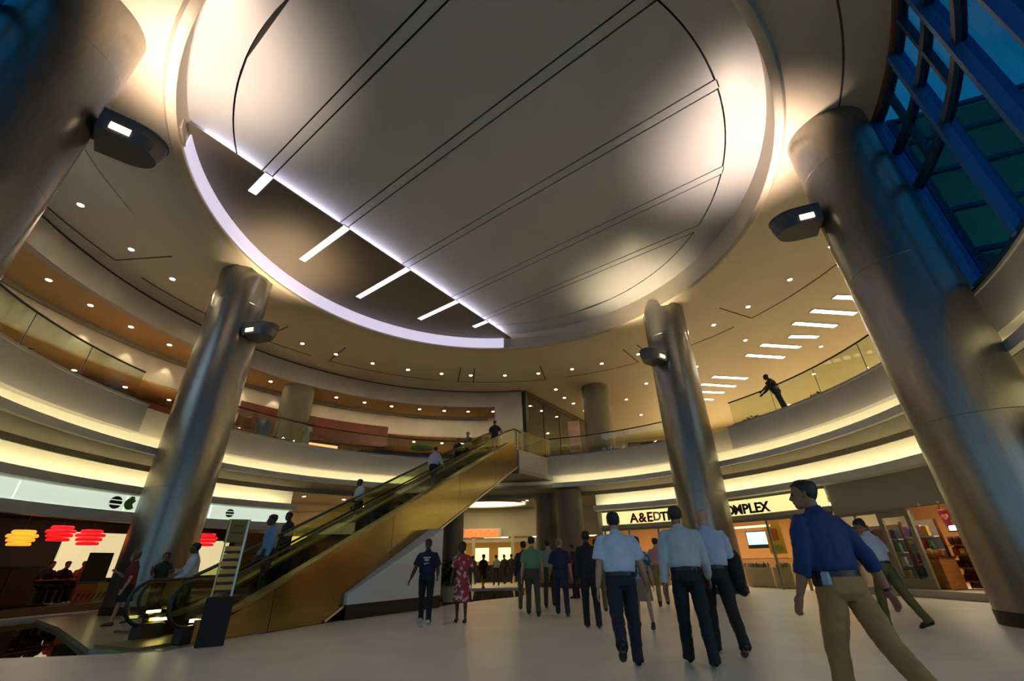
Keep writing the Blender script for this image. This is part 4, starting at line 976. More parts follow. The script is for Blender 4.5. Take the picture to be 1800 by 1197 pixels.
mb = leaves(260, .4, .4, .9, .06, .26); mb.v = [(x, y, z+.5) for x, y, z in mb.v]; mb.build('foliage', m_leaf, t)

# ================================================================== UPPER FLOOR ITEMS
t = thing('poster_stand', 'pink poster stand by the dark glass wall upstairs', 'sign', (4.0, 28.3, 6.5), R(-15))
pp_ = MB().box((0, 0, 2.0), (.78, .06, 2.1), 0, .01).build('poster_panel', mat('poster_pink', '#c49a86', .6), t); MB().box((0, -.035, 1.3), (.6, .012, .3)).build('poster_caption', mat('poster_mauve', '#a0705f', .6), pp_)
MB().box((0, 0, .45), (.85, .4, .9), 0, .02).build('base', m_blackpaint, t)
t = arc_thing('info_panel', 'small blue display beside the round upper column', 'sign', 144.8, 14.4, 6.5)
MB().box((0, 0, 1.0), (.7, .06, .75), 0, .01).build('panel', mat('panel_blue', '#2c4f86', .5), t); MB().box((0, 0, .32), (.08, .08, .64)).build('post', m_fix, t)
t = thing('market_parasol', 'small green parasol by the top of the escalators', 'umbrella', (-5.6, 26.2, 6.5))
MB().cyl((0, 0, 0), (0, 0, 1.05), .025).build('pole', m_fix, t); MB().sweep([(.02, 1.25), (.75, .95), (.75, .92), (.02, 1.2)], (0, 0), 0, 360, 8).build('canopy', mat('canopy_green', '#1f7a3a', .6), t); MB().cyl((0, 0, 0), (0, 0, .06), .2, n=14).build('foot', m_fix, t)
t = thing('kiosk_cabinet', 'pale kiosk cabinet behind the glass right of the upper column', 'kiosk', (8.3, 27.4, 6.5), R(-10))
MB().box((0, 0, .6), (2.0, .8, 1.2), 0, .03).build('body', mat('kiosk_tan', '#8d7a5c', .5), t); MB().box((0, 0, 1.23), (2.1, .9, .06)).build('top', m_wood, t); MB().box((0, -.41, .15), (1.9, .04, .2)).build('kick', m_blackpaint, t)
# glowing panels framed as shop windows, added to warm the upper floor ceilings
e_upfill = emit('upper_fill_glow', (1.0, .70, .30), 4.5)
for k, a_ in enumerate((-8, 2, 12, 22, 32, 42, 52, 60)):
    t = arc_thing('shop_window', 'added glow panel framed as a shop window at the back of the right upper floor, %s from the right' % ['first', 'second', 'third', 'fourth', 'fifth', 'sixth', 'seventh', 'eighth'][k], 'window', a_, 35.2, 6.5, 'added glow panels of the upper floor')
    MB().box((0, .1, 1.7), (4.6, .06, 2.8)).build('lit_pane', e_upfill, t)
    for sx in (-2.35, 0, 2.35): MB().box((sx, .03, 1.7), (.1, .14, 3.0)).build('mullion', m_blackpaint, t)
    MB().box((0, .03, 3.2), (4.9, .16, .14)).build('head', m_blackpaint, t)
for k, a_ in enumerate((186, 170, 158, 130, 105)):  # gallery glow panels, likewise added as warm fill
    p = pol(a_, 23.8 if k in (0, 4) else (19.5 if k < 3 else 18.55), 6.5, DD)
    t = thing('shop_window', ['added glow panel at the left end of the gallery', 'added glow panel in the left gallery wall', 'added glow panel left of the steel column upstairs', 'dim added glow panel under the wooden band', 'added glow panel in the recess by the escalator head'][k], 'window', p, face_out(a_), 'added glow panels of the gallery')
    w_ = 4.0 if k != 3 else 3.0
    MB().box((0, -.04, 1.25), (w_, .05, 1.6)).build('lit_pane', emit('gallery_fill_glow', (1.0, .62, .28), .8), t); MB().box((0, -.06, 2.1), (w_+.2, .1, .12)).build('head', m_wood, t)
    for sx in (-w_/2, w_/2): MB().box((sx, -.06, 1.25), (.1, .1, 1.8)).build('mullion', m_wood, t)

# ================================================================== PEOPLE
SKIN = {'light': '#b98a6c', 'pink': '#c08a72', 'tan': '#95664a', 'brown': '#5a3826', 'dark': '#4a2e20'}
def Rx(a): return Matrix.Rotation(a, 3, 'X')
def Rz(a): return Matrix.Rotation(a, 3, 'Z')
def Ry(a): return Matrix.Rotation(a, 3, 'Y')
HEAD = [(-.118, .022, .078, .040), (-.105, .040, .090, .010), (-.08, .054, .094, -.030), (-.045, .064, .093, -.066), (-.005, .071, .094, -.088), (.035, .0755, .097, -.099), (.07, .074, .090, -.100), (.098, .060, .066, -.082), (.114, .036, .032, -.048), (.119, .012, .008, -.02)]
def head_pt(z, g, off=0.0):
    """point on the head surface: g measured from the face direction (+y)"""
    for i in range(len(HEAD)-1):
        if HEAD[i][0] <= z <= HEAD[i+1][0]: break
    else: i = 0 if z < HEAD[0][0] else len(HEAD)-2
    q = (z-HEAD[i][0])/(HEAD[i+1][0]-HEAD[i][0]); q = max(0, min(1, q))
    w, f, b = (HEAD[i][k]+(HEAD[i+1][k]-HEAD[i][k])*q for k in (1, 2, 3))
    cy, ry = (f+b)/2, (f-b)/2
    return Vector((math.sin(g)*(w+off), cy+math.cos(g)*(ry+off), z))
def remesh(o, vox, smooth=4, folds=0):
    m = o.modifiers.new('skin', 'REMESH'); m.mode = 'VOXEL'; m.voxel_size = vox; m.use_smooth_shade = True
    if smooth:
        s_ = o.modifiers.new('soft', 'SMOOTH'); s_.iterations = smooth; s_.factor = .5
    if folds:
        tx = bpy.data.textures.get('cloth_folds') or bpy.data.textures.new('cloth_folds', 'CLOUDS'); tx.noise_scale = .11; tx.noise_depth = 2
        d_ = o.modifiers.new('folds', 'DISPLACE'); d_.texture = tx; d_.strength = folds; d_.mid_level = .5; d_.texture_coords = 'LOCAL'
    BAKE.append(o); return o
def person(label, loc, heading, H=1.76, pose=None, top='shirt', sleeve='long', top_c='#c9ccd0', bottom='trousers', bot_c='#15161b', shoe_c='#100d0c', skin='light', hair='#1d1410', hair_style='short',
           fem=False, vox=.012, belt=None, extras=None, group=None, pattern=None, fat=1.1, face=True):
    P = dict(lean=3, hipL=12, kneeL=6, hipR=-10, kneeR=12, aL=(-8, 8, 12), aR=(8, 8, 12), hy=0, hp=0, footL=0, footR=0, twist=0, sit=False)
    if pose: P.update(pose)
    t = thing('person', label, 'person', loc, heading, group); k = H/1.78; t.scale = (k, k, k)
    sk = mat('skin_'+skin, SKIN[skin], .55, var=.06, vscale=12)
    body, shirt, trou = MB(), MB(), MB()
    pel = Vector((0, 0, .95))
    # ---- legs
    feet = {}
    for s_, key in ((-1, 'L'), (1, 'R')):
        h = pel+Vector((s_*.092, 0, -.03)); a, kn = R(P['hip'+key]), R(P['knee'+key]); ab = R(P.get('ab'+key, 2))*s_
        dT = Vector((math.sin(ab), math.sin(a)*math.cos(ab), -math.cos(a)*math.cos(ab))); K = h+dT*.43
        dS = Vector((math.sin(ab)*.6, math.sin(a-kn), -math.cos(a-kn))).normalized(); A = K+dS*.41
        feet[key] = [h, K, A, dT, dS, R(P['foot'+key])+ (a-kn)*.25]
    low = min(f[2].z-.078-max(0, math.sin(-f[5]))*.16 for f in feet.values())
    dz = Vector((0, 0, -low)); pel = pel+dz
    for f in feet.values():
        for i in range(3): f[i] = f[i]+dz
    # ---- torso frame
    T = Rz(R(P['twist'])) @ Rx(-R(P['lean']))
    def tp(x, y, z): return pel+T @ Vector((x, y, z))
    wf = .93 if fem else 1.0
    secs = [(-.10, .135, .095, 0), (0, .160*(1.05 if fem else 1), .112, -.01), (.10, .140*wf, .100, .0), (.20, .140*wf, .100, .005), (.32, .160*wf, .115, .008), (.41, .170*wf, .112, 0), (.455, .158*wf, .094, -.008), (.495, .112, .074, -.012), (.53, .070, .062, -.012), (.55, .058, .056, -.012)]
    x_ax = T @ Vector((1, 0, 0))
    body.loft([tp(0, y, z) for z, a, b, y in secs], [(a, b) for z, a, b, y in secs], xref=x_ax, n=18)
    neck = tp(0, -.012, .53); hc = tp(0, .025, .682)
    body.loft([neck, tp(0, -.006, .58), tp(0, .004, .64)], [(.064, .062), (.054, .055), (.052, .056)], xref=x_ax, n=14)
    # ---- head
    HR = T @ Rz(R(P['hy'])) @ Rx(R(P['hp'])) @ Rx(R(P['lean'])*.8)
    def hp(v): return hc+HR @ Vector(v)
    vs = []; fs = []; n = 20
    for (z, w, f, b) in HEAD: vs += [hp(head_pt(z, 2*math.pi*i/n)) for i in range(n)]
    for r in range(len(HEAD)-1): fs += [(r*n+i, r*n+(i+1) % n, (r+1)*n+(i+1) % n, (r+1)*n+i) for i in range(n)]
    fs += [tuple(range(n-1, -1, -1)), tuple((len(HEAD)-1)*n+i for i in range(n))]
    body.add(vs, fs)
    body.loft([hp((0, .092, .02)), hp((0, .106, -.015)), hp((0, .116, -.034)), hp((0, .100, -.046))], [(.009, .009), (.012, .012), (.018, .014), (.012, .008)], n=8)   # nose
    body.loft([hp((-.03, .088, -.066)), hp((0, .098, -.066)), hp((.03, .088, -.066))], [(.006, .007), (.009, .009), (.006, .007)], n=6)                               # mouth
    body.loft([hp((-.045, .086, .022)), hp((0, .096, .020)), hp((.045, .086, .022))], [(.008, .008)]*3, n=6)                                                             # brow
    for s_ in (-1, 1):
        body.loft([hp((s_*.074, -.006, -.030)), hp((s_*.082, -.012, .0)), hp((s_*.080, -.016, .026))], [(.008, .014), (.010, .020), (.008, .014)], n=8)                   # ears
    # ---- arms
    hands = {}
    for s_, key in ((-1, 'L'), (1, 'R')):
        fl, ab, el = P['a'+key][:3]; fa = 1+.5*(fat-1)
        rot = Rz(R(P['twist'])) @ Rx(-R(P['lean'])*.5)
        S = tp(s_*(.176*wf*(1+.75*(fat-1))), -.008, .420)
        U = rot @ Ry(-s_*R(ab)) @ Rx(R(fl)) @ Vector((0, 0, -1))
        inw = R(P['a'+key][3]) if len(P['a'+key]) > 3 else 0.0
        F = rot @ Ry(-s_*R(ab)) @ Rz(s_*inw) @ Rx(R(fl+el)) @ Vector((0, 0, -1))
        E = S+U*.285; Wp = E+F*.25
        # flex about X: positive swings forward (+y)
        body.loft([S, S+U*.10, S+U*.2, E, E+F*.07, E+F*.16, Wp], [(q1*fa, q2*fa) for q1, q2 in ((.052, .052), (.050, .052), (.046, .048), (.040, .042), (.043, .043), (.036, .037), (.028, .023))], n=12)
        hands[key] = (S, E, Wp, U, F)
        # hand: palm, four fingers, thumb
        side = (rot @ Vector((s_, 0, 0))); fw = side.cross(F); fw = fw.normalized() if fw.length > .1 else Vector((0, 1, 0))
        fw = fw*(1 if fw.dot(rot @ Vector((0, 1, 0))) > 0 else -1)          # thumb side points forward
        pn = F.cross(fw).normalized(); pn = pn*(-1 if pn.dot(side) > 0 else 1)  # palm faces the thigh
        body.loft([Wp-F*.02, Wp+F*.03, Wp+F*.085, Wp+F*.10], [(.026, .020), (.036, .017), (.041, .015), (.036, .011)], xref=fw, n=12)
        fr = .0088 if vox < .008 else .0105
        for j, (o_, L) in enumerate(((.033, .072), (.011, .080), (-.011, .076), (-.033, .060))):
            b0 = Wp+F*.085+fw*o_*.9; spread = fw*o_*.35
            c_ = R(18+6*j); d1 = (F+spread).normalized(); d2 = (d1*math.cos(c_)+pn*math.sin(c_)); d3 = (d1*math.cos(2.1*c_)+pn*math.sin(2.1*c_))
            p1 = b0+d1*L*.42; p2 = p1+d2*L*.36; p3 = p2+d3*L*.30
            body.loft([b0, p1, p2, p3], [(fr*1.05,)*2, (fr,)*2, (fr*.95,)*2, (fr*.7,)*2], n=8)
        b0 = Wp+F*.025+fw*.028; d1 = (F*.7+fw*.65+pn*.35).normalized(); d2 = (F*.9+fw*.25+pn*.45).normalized()
        body.loft([b0, b0+d1*.04, b0+d1*.04+d2*.032, b0+d1*.04+d2*.052], [(fr*1.4,)*2, (fr*1.2,)*2, (fr,)*2, (fr*.7,)*2], n=8)
    # ---- legs (body)
    for key, f in feet.items():
        h, K, A, dT, dS, fp = f
        body.loft([h+Vector((0, 0, .04)), h+dT*.12, h+dT*.30, K, K+dS*.12, K+dS*.28, A, A+Vector((0, 0, -.04))], [(.085, .09), (.078, .082), (.06, .064), (.05, .052), (.049, .054), (.038, .04), (.031, .034), (.03, .036)], xref=(1, 0, 0), n=14)
        body.loft([A+Vector((0, -.045, -.045)), A+Vector((0, .03, -.04)), A+Vector((0, .12, -.055))], [(.028, .03), (.034, .03), (.034, .018)], xref=(1, 0, 0), n=10)
    ob = body.build('body', sk, t, smooth='full'); remesh(ob, vox, 5)
    # ---- clothes
    def cloth(name, hx, r=.75, b=.25): return mat('%s_%s' % (name, hx.strip('#')), hx, r, var=.10, vscale=5, bump=b, bscale=9)
    ct = pattern or cloth('cloth', top_c); oshirt = otrou = t
    if top == 'shirt' or top == 'polo' or top == 'tee':
        e = .017*fat; lowz = -.06 if P.get('untucked') else .058
        blo = .035 if top == 'shirt' and not P.get('untucked') else .02
        fs_ = 1+.75*(fat-1); ff = 1+.6*(fat-1)
        sh = [(lowz, .164*ff, .126*ff, -.004), (lowz+.045, .186*wf*ff, .144*ff, .0), (.18, .172*wf*fat, .132*fat, .004), (.30, (.178*wf+.014)*fs_, .134*fat, .008), (.40, (.182*wf+.014)*fs_, .126*fat, .0), (.445, (.166*wf+.008)*fs_, .110*fat, -.008), (.480, .148*fs_, .094*fat, -.012), (.512, .112*fs_, .078*fat, -.012), (.535, .080, .070, -.012), (.55, .066, .064, -.012)]
        shirt.loft([tp(0, y, z) for z, a, b, y in sh], [(a, b) for z, a, b, y in sh], xref=x_ax, n=20)
        shirt.loft([tp(0, -.012, .525), tp(0, -.008, .575)], [(.070, .068), (.066, .064)], xref=x_ax, n=16)
        for s_, key in ((-1, 'L'), (1, 'R')):
            S, E, Wp, U, F = hands[key]; ins = tp(s_*.09*fs_, -.008, .43)
            if sleeve == 'long': shirt.loft([ins, S-U*.03, S+U*.03, S+U*.10, S+U*.2, E, E+F*.1, E+F*.2, Wp-F*.005], [(q1*fs_, q2*fs_) for q1, q2 in ((.058, .078), (.048, .058), (.062, .070), (.066, .070), (.062, .064), (.056, .058), (.052, .053), (.046, .046), (.038, .036))], n=14)
            elif sleeve == 'roll': shirt.loft([ins, S-U*.03, S+U*.03, S+U*.10, S+U*.2, E, E+F*.08, E+F*.10], [(q1*fs_, q2*fs_) for q1, q2 in ((.058, .078), (.048, .058), (.062, .071), (.069, .072), (.065, .067), (.060, .062), (.055, .056), (.057, .058))], n=14)
            elif sleeve == 'short': shirt.loft([ins, S-U*.03, S+U*.03, S+U*.10, S+U*.19, S+U*.21], [(q1*fs_, q2*fs_) for q1, q2 in ((.058, .078), (.048, .058), (.064, .072), (.074, .077), (.080, .084), (.076, .080))], n=14)
            else: shirt.loft([ins, S, S+U*.04], [(.07, .08), (.066, .07), (.06, .064)], n=12)
        o = oshirt = shirt.build('shirt' if top != 'tee' else 't_shirt', ct, t, smooth='full'); remesh(o, max(vox, .008), 3 if vox > .01 else 9, .012 if vox > .01 else .026)
    cb = cloth('bottom', bot_c)
    ff = 1+.6*(fat-1)
    if bottom in ('trousers', 'shorts'):
        trou.loft([tp(0, -.004, .075), tp(0, -.004, .0), pel+Vector((0, -.004, -.07)), pel+Vector((0, 0, -.13))], [(.160*ff, .122*ff), (.170*ff, .132*ff), (.172*ff, .134*ff), (.13, .10)], xref=x_ax, n=18)
        for key, f in feet.items():
            h, K, A, dT, dS, fp = f
            if bottom == 'trousers':
                wd = P.get('wide', 1.0)
                trou.loft([h+Vector((0, 0, .05)), h+dT*.10, h+dT*.28, K, K+dS*.14, K+dS*.30, A+dS*.0, A+dS*.045], [(.098, .108), (.098, .106), (.083*wd, .088*wd), (.071*wd, .076*wd), (.067*wd, .073*wd), (.062*wd, .069*wd), (.060*wd, .072*wd), (.062*wd, .078*wd)], xref=(1, 0, 0), n=16)
            else:
                trou.loft([h+Vector((0, 0, .05)), h+dT*.10, h+dT*.30, K, K+dS*.03], [(.098, .108), (.100, .106), (.092, .096), (.086, .09), (.086, .09)], xref=(1, 0, 0), n=16)
        o = otrou = trou.build(bottom, cb, t, smooth='full'); remesh(o, max(vox, .008), 3 if vox > .01 else 9, .012 if vox > .01 else .026)
    if bottom in ('skirt', 'dress'):
        fK = (feet['L'][1]+feet['R'][1])/2; hem = P.get('hem', .42); hy = fK.y*.6
        s2 = ([(tp(0, y, z), a+.02, b+.02) for z, a, b, y in reversed(secs[2:9])] if bottom == 'dress' else [(tp(0, 0, .09), .155, .115)])
        s2 += [(tp(0, -.005, 0), .182, .14), (pel+Vector((0, hy*.4, -.15)), .20, .165), (pel+Vector((0, hy*.8, -hem*.75)), .205, .18), (pel+Vector((0, hy, -hem)), .215, .19), (pel+Vector((0, hy, -hem-.01)), .20, .175)]
        mb = MB().loft([p for p, a, b in s2], [(a, b) for p, a, b in s2], xref=(1, 0, 0), n=26)
        nv = len(mb.v); L_ = len(s2)
        for i in range(L_-4, L_):                      # folds at the hem
            for j in range(26):
                v = Vector(mb.v[i*26+j]); c_ = s2[i][0]; w_ = 1+.07*math.sin(j*2*math.pi*6/26)*(i-L_+5)/4; mb.v[i*26+j] = tuple(c_+(v-c_)*w_)
        if bottom == 'dress':
            for s_, key in ((-1, 'L'), (1, 'R')):
                S, E, Wp, U, F = hands[key]
                mb.loft([tp(s_*.10, -.008, .45), S-U*.005, S+U*.12, S+U*.2], [(.07, .08), (.070, .072), (.072, .072), (.080, .08)], n=12)
        o = mb.build(bottom, pattern if (bottom == 'dress' and pattern) else cb, t, smooth='full'); remesh(o, max(vox, .010), 2)
    # ---- shoes
    sm = mat('shoe_'+shoe_c.strip('#'), shoe_c, .35)
    for key, f in feet.items():
        A, fp = f[2], f[5]; mb = MB()
        mb.loft([(0, -.075, .045), (0, -.06, .045), (0, 0, .055), (0, .07, .042), (0, .13, .034), (0, .175, .026), (0, .19, .022)], [(.02, .03), (.036, .046), (.040, .056), (.045, .040), (.049, .034), (.036, .024), (.014, .012)], xref=(1, 0, 0), n=12)
        mb.v = [(x, y, max(z, 0.0)) for x, y, z in mb.v]
        rot = Rx(fp); o2 = A+Vector((0, 0, -.078))
        mb.v = [tuple(o2+Vector((0, 0, .078))+rot @ (Vector(v)-Vector((0, 0, .078)))) for v in mb.v]
        mb.build('shoe', sm, t, smooth='full')
    # ---- hair
    if hair_style != 'bald':
        hm = mat('hair_'+hair.strip('#'), hair, .5, var=.3, vscale=30, bump=.3, bscale=60, stretch=(1, 1, .3))
        n = 28; rows = 12; vs = []; keep = []
        lo = {'short': -.075, 'bob': -.13, 'long': -.17, 'crop': -.06}[hair_style]
        def line(g):
            c_ = math.cos(g)                           # 1 = front, -1 = back
            if c_ > .55: return .072
            if c_ > -.15: return .072+(.55-c_)/.70*((.008 if hair_style in ('short', 'crop') else lo*.6)-.072)
            return (.008 if hair_style in ('short', 'crop') else lo*.6)+(-.15-c_)/.85*(lo-(.008 if hair_style in ('short', 'crop') else lo*.6))
        off = {'short': .014, 'crop': .007, 'bob': .024, 'long': .024}[hair_style]
        for shell in (off, -.004):
            for r in range(rows+1):
                for i in range(n):
                    g = 2*math.pi*i/n; z0 = line(g); z = z0+(.119-z0)*(1-(1-r/rows)**1.35)
                    zz = max(z, -.115); p = head_pt(zz, g, shell*(1.0 if r < rows-1 else .4)); p.z = z+(shell if r > rows*.6 else 0)*(r/rows)
                    if shell > 0: p += Vector((random.uniform(-1, 1), random.uniform(-1, 1), random.uniform(-1, 1)))*.0025
                    if r == 0 and shell > 0: p = head_pt(zz, g, .003); p.z = z
                    vs.append(hp(p))
        fs = []; m1 = (rows+1)*n
        for sh_ in (0, 1):
            for r in range(rows):
                for i in range(n): fs.append((sh_*m1+r*n+i, sh_*m1+r*n+(i+1) % n, sh_*m1+(r+1)*n+(i+1) % n, sh_*m1+(r+1)*n+i))
            fs.append(tuple(sh_*m1+rows*n+i for i in range(n)))
        fs += [(i, (i+1) % n, m1+(i+1) % n, m1+i) for i in range(n)]
        MB().add(vs, fs).build('hair', hm, t, smooth='full')
    if face:
        for s_ in (-1, 1):
            MB().ball(hp((s_*.031, .0865, .004)), .0115, 8).build('eye', mat('eye_dark', '#1a1210', .2), ob, smooth='full')
    if belt:
        q = tp(0, -.004, .055); MB().loft([tp(0, -.004, .028), tp(0, -.004, .068)], [(.168*ff, .130*ff), (.166*ff, .128*ff)], xref=x_ax, n=22).build('belt', mat('belt_'+belt.strip('#'), belt, .4), otrou, smooth=True)
    t['_h'] = 0
    del t['_h']
    info = dict(t=t, shirt=oshirt, trou=otrou, tp=tp, hands=hands, hp=hp, pel=pel, feet=feet, k=k)
    if extras: extras(info)
    return info
def pattern_mat(name, c1, c2, scale, thr=.5):
    if name in MATS: return MATS[name]
    m = mat(name, c1, .75); nt = m.node_tree; p = nt.nodes['Principled BSDF']
    tc = nt.nodes.new('ShaderNodeTexCoord'); v = nt.nodes.new('ShaderNodeTexVoronoi'); cr = nt.nodes.new('ShaderNodeValToRGB'); v.inputs['Scale'].default_value = scale
    cr.color_ramp.interpolation = 'CONSTANT'; cr.color_ramp.elements[0].color = lin(c1); cr.color_ramp.elements[1].position = thr; cr.color_ramp.elements[1].color = lin(c2)
    nt.links.new(tc.outputs['Object'], v.inputs['Vector']); nt.links.new(v.outputs['Color'], cr.inputs['Fac']); nt.links.new(cr.outputs['Color'], p.inputs['Base Color']); return m
def walkA(**k): d = dict(hipL=20, kneeL=6, hipR=-16, kneeR=14, aL=(-16, 7, 10), aR=(18, 7, 14), footR=-14); d.update(k); return d
def walkB(**k): d = dict(hipL=-16, kneeL=14, hipR=20, kneeR=6, aL=(18, 7, 14), aR=(-16, 7, 10), footL=-14); d.update(k); return d
def stand(**k): d = dict(hipL=2, kneeL=3, hipR=-1, kneeR=3, aL=(2, 7, 12), aR=(2, 7, 12)); d.update(k); return d
def cam_dir(x, y): return math.atan2(-x, y)          # heading that walks straight away from the camera
V1, V2, V3 = .0062, .011, .018
# --- close group -----------------------------------------------------------------------
person('man in white short sleeved shirt and navy trousers walking away at the front', (1.36, 6.5, 0), R(-6), 1.80, dict(hipL=-24, kneeL=34, hipR=10, kneeR=4, footL=-32, aL=(-6, 9, 8), aR=(12, 17, 22), lean=3, wide=1.15), 'shirt', 'short', '#bcc6d6', 'trousers', '#10132a', '#0d0b0b', 'light', '#15100e', vox=V1, belt='#15110f', fat=1.26)
def bag(i):
    p = i['hands']['R'][1]; t = thing('jacket', 'black jacket carried over the arm of the bald man', 'jacket', (0, 0, 0))
    mw = parent_matrix(i['t']); q = mw @ p
    t.location = (q.x+.02, q.y+.05, 0)
    s = [(q.z+.10, .06, .10), (q.z+.02, .15, .13), (q.z-.12, .17, .12), (q.z-.28, .17, .10), (q.z-.40, .15, .08), (q.z-.42, .13, .06)]
    o = MB().loft([(0.02*j, .03*j*.3, z) for j, (z, a, b) in enumerate(s)], [(a, b) for z, a, b in s], xref=(.3, 1, 0), n=16, sq=.8).build('cloth', mat('black_wool', '#0b0b0d', .8, bump=.3, bscale=8), t, smooth='full')
    MB().loft([(-.02, 0, q.z+.06), (.10, .06, q.z-.05), (.16, .08, q.z-.30)], [(.05, .05), (.05, .045), (.04, .03)], n=10).build('sleeve', mat('black_wool', '#0b0b0d', .8), t, smooth='full')
person('man in pale long sleeved shirt and black trousers walking away, left of the bald man', (2.22, 6.45, 0), R(-10), 1.84, dict(hipL=10, kneeL=3, hipR=-8, kneeR=6, footR=-6, aL=(-6, 9, 10), aR=(10, 12, 26), lean=3, hy=-6, wide=1.1), 'shirt', 'long', '#aeb4b8', 'trousers', '#0b0b0e', '#0c0a0a', 'tan', '#0f0b0a', vox=V1, belt='#0c0b0b', fat=1.2)
person('bald man in light blue shirt and black trousers with a jacket on his arm', (2.86, 7.15, 0), R(-12), 1.90, dict(hipL=16, kneeL=6, hipR=-20, kneeR=16, footR=-22, aL=(6, 10, 18), aR=(16, 12, 62), lean=3, hy=12, wide=1.1), 'shirt', 'long', '#a9b6cc', 'trousers', '#0b0b0e', '#0c0a0a', 'pink', '#888888', 'bald', vox=V1, belt='#0c0b0b', extras=bag, fat=1.24)
def pouch(i):
    q = i['tp'](-.165, .03, .03); MB().box(q, (.05, .09, .14), 0, .012).build('belt_pouch', mat('pouch_black', '#0c0c0e', .5), i['trou'])
    q2 = i['tp'](-.175, -.06, .02); MB().box(q2, (.04, .06, .10), .3, .01).build('badge', mat('badge_pale', '#9aa4b0', .4), i['t'])
    w_ = i['hands']['R'][2]; MB().loft([w_-i['hands']['R'][4]*.02, w_+i['hands']['R'][4]*.0], [(.034, .030)]*2, n=12).build('wristband', m_black, i['t'])
bx, by = 2.62, 4.26
person('man in dark blue shirt and khaki trousers striding at the right front, head turned left', (2.72, 4.20, 0), R(14), 1.84, dict(hipL=14, kneeL=8, hipR=-24, kneeR=14, footR=-24, aL=(4, 12, 16), aR=(-16, 20, 16), lean=4, hy=38, hp=2, wide=1.12), 'shirt', 'roll', '#10285a', 'trousers', '#97703c', '#1a120c', 'tan', '#130d0a', vox=V1, belt='#17110c', extras=pouch, fat=1.2)
person('man in white shirt and olive trousers with bowed head near the snack shop', (6.85, 9.2, 0), R(18), 1.86, dict(hipL=16, kneeL=8, hipR=-20, kneeR=8, footR=-14, aL=(14, 8, 40), aR=(-6, 9, 10), lean=8, hp=-30, hy=14), 'shirt', 'short', '#b9bfc6', 'trousers', '#5b5628', '#15110c', 'tan', '#0f0b09', vox=.009, belt='#1a160f')
# --- people coming towards the camera --------------------------------------------------
def tprint(i):
    mb = MB(); q = i['tp']
    for dx, z, w_, h_ in ((-.06, .40, .05, .03), (0, .40, .05, .03), (.06, .40, .05, .03), (0, .345, .10, .05), (-.02, .28, .06, .03), (.03, .27, .05, .04)): mb.loft([q(dx-w_/2, .150, z), q(dx+w_/2, .150, z)], [(h_/2, .012)]*2, xref=(0, 0, 1), n=6)
    mb.build('shirt_print', mat('print_white', '#c8ccd4', .6), i['shirt'])
person('man in navy printed t-shirt and dark trousers walking towards the camera', (-2.09, 11.42, 0), R(180), 1.74, dict(hipL=10, kneeL=4, hipR=-8, kneeR=10, aR=(10, 18, 22), aL=(-4, 12, 60), lean=2), 'tee', 'short', '#0c1030', 'trousers', '#0a0a12', '#c2c2c0', 'dark', '#0a0807', 'crop', vox=V2, extras=tprint, fat=1.15)
person('woman in red and white patterned dress walking towards the camera', (-1.27, 11.38, 0), R(178), 1.64, dict(hipL=6, kneeL=4, hipR=-5, kneeR=6, hem=.50, aR=(4, 8, 30), aL=(4, 8, 20)), 'none', 'short', '#a3343a', 'dress', '#a3343a', '#120c0b', 'dark', '#0b0807', 'bob', True, V2, pattern=pattern_mat('red_white_print', '#a12f34', '#d8aca4', 15.0, .60))
person('woman in maroon top and black skirt standing at the escalator foot', (-9.55, 12.1, .012), R(128), 1.60, dict(hipL=10, kneeL=4, hipR=-12, kneeR=10, hem=.40, aR=(30, 8, 95, 20), aL=(0, 10, 20), untucked=True, hy=-20), 'tee', 'short', '#6a1722', 'skirt', '#0c0a0d', '#5a1518', 'light', '#6b4a2c', 'bob', True, V2)
# --- middle group walking away ------------------------------------------------------------
person('man in green polo shirt and grey brown trousers walking away', (.39, 12.34, 0), R(-2), 1.80, walkA(aL=(-4, 8, 8), aR=(4, 8, 8)), 'polo', 'short', '#5f8a62', 'trousers', '#4a4136', '#120e0b', 'light', '#14100d', vox=V2)
person('man in grey shirt and brown trousers right of the green polo', (.95, 14.47, 0), R(-4), 1.80, walkB(), 'shirt', 'short', '#7d8a80', 'trousers', '#3f3420', '#120e0b', 'light', '#17110d', vox=V2)
person('man in navy shirt and blue jeans with thin fair hair walking away', (1.09, 12.21, 0), R(-5), 1.74, walkA(aL=(8, 12, 40), aR=(2, 10, 14)), 'shirt', 'short', '#0c0f3a', 'trousers', '#141d3c', '#0f0c0b', 'pink', '#8a6a4a', 'crop', vox=V2, fat=1.08)
person('person in dark maroon standing beyond the man in navy', (2.1, 17.8, 0), R(60), 1.76, stand(aR=(30, 8, 60)), 'tee', 'short', '#2a0f16', 'trousers', '#120d10', '#0f0c0b', 'tan', '#14100d', vox=V3)
person('woman in a black trouser suit walking away left of the white shirted man', (1.48, 10.1, 0), R(-6), 1.76, dict(hipL=2, kneeL=2, hipR=-3, kneeR=6, aL=(0, 8, 10), aR=(4, 8, 20), untucked=True, wide=1.05), 'shirt', 'long', '#0b0b0d', 'trousers', '#0a0a0c', '#0a0909', 'dark', '#0c0908', 'short', True, V2)
person('man in khaki trousers mostly hidden behind the woman in black', (2.1, 12.6, 0), R(-6), 1.72, walkB(), 'shirt', 'short', '#3c3a36', 'trousers', '#77683f', '#15110c', 'tan', '#14100d', vox=V3)
person('man in dark jacket and grey trousers partly behind the green polo', (.20, 13.6, 0), R(0), 1.74, walkA(), 'shirt', 'long', '#26262a', 'trousers', '#5c5850', '#0f0c0b', 'light', '#14100d', vox=V3)
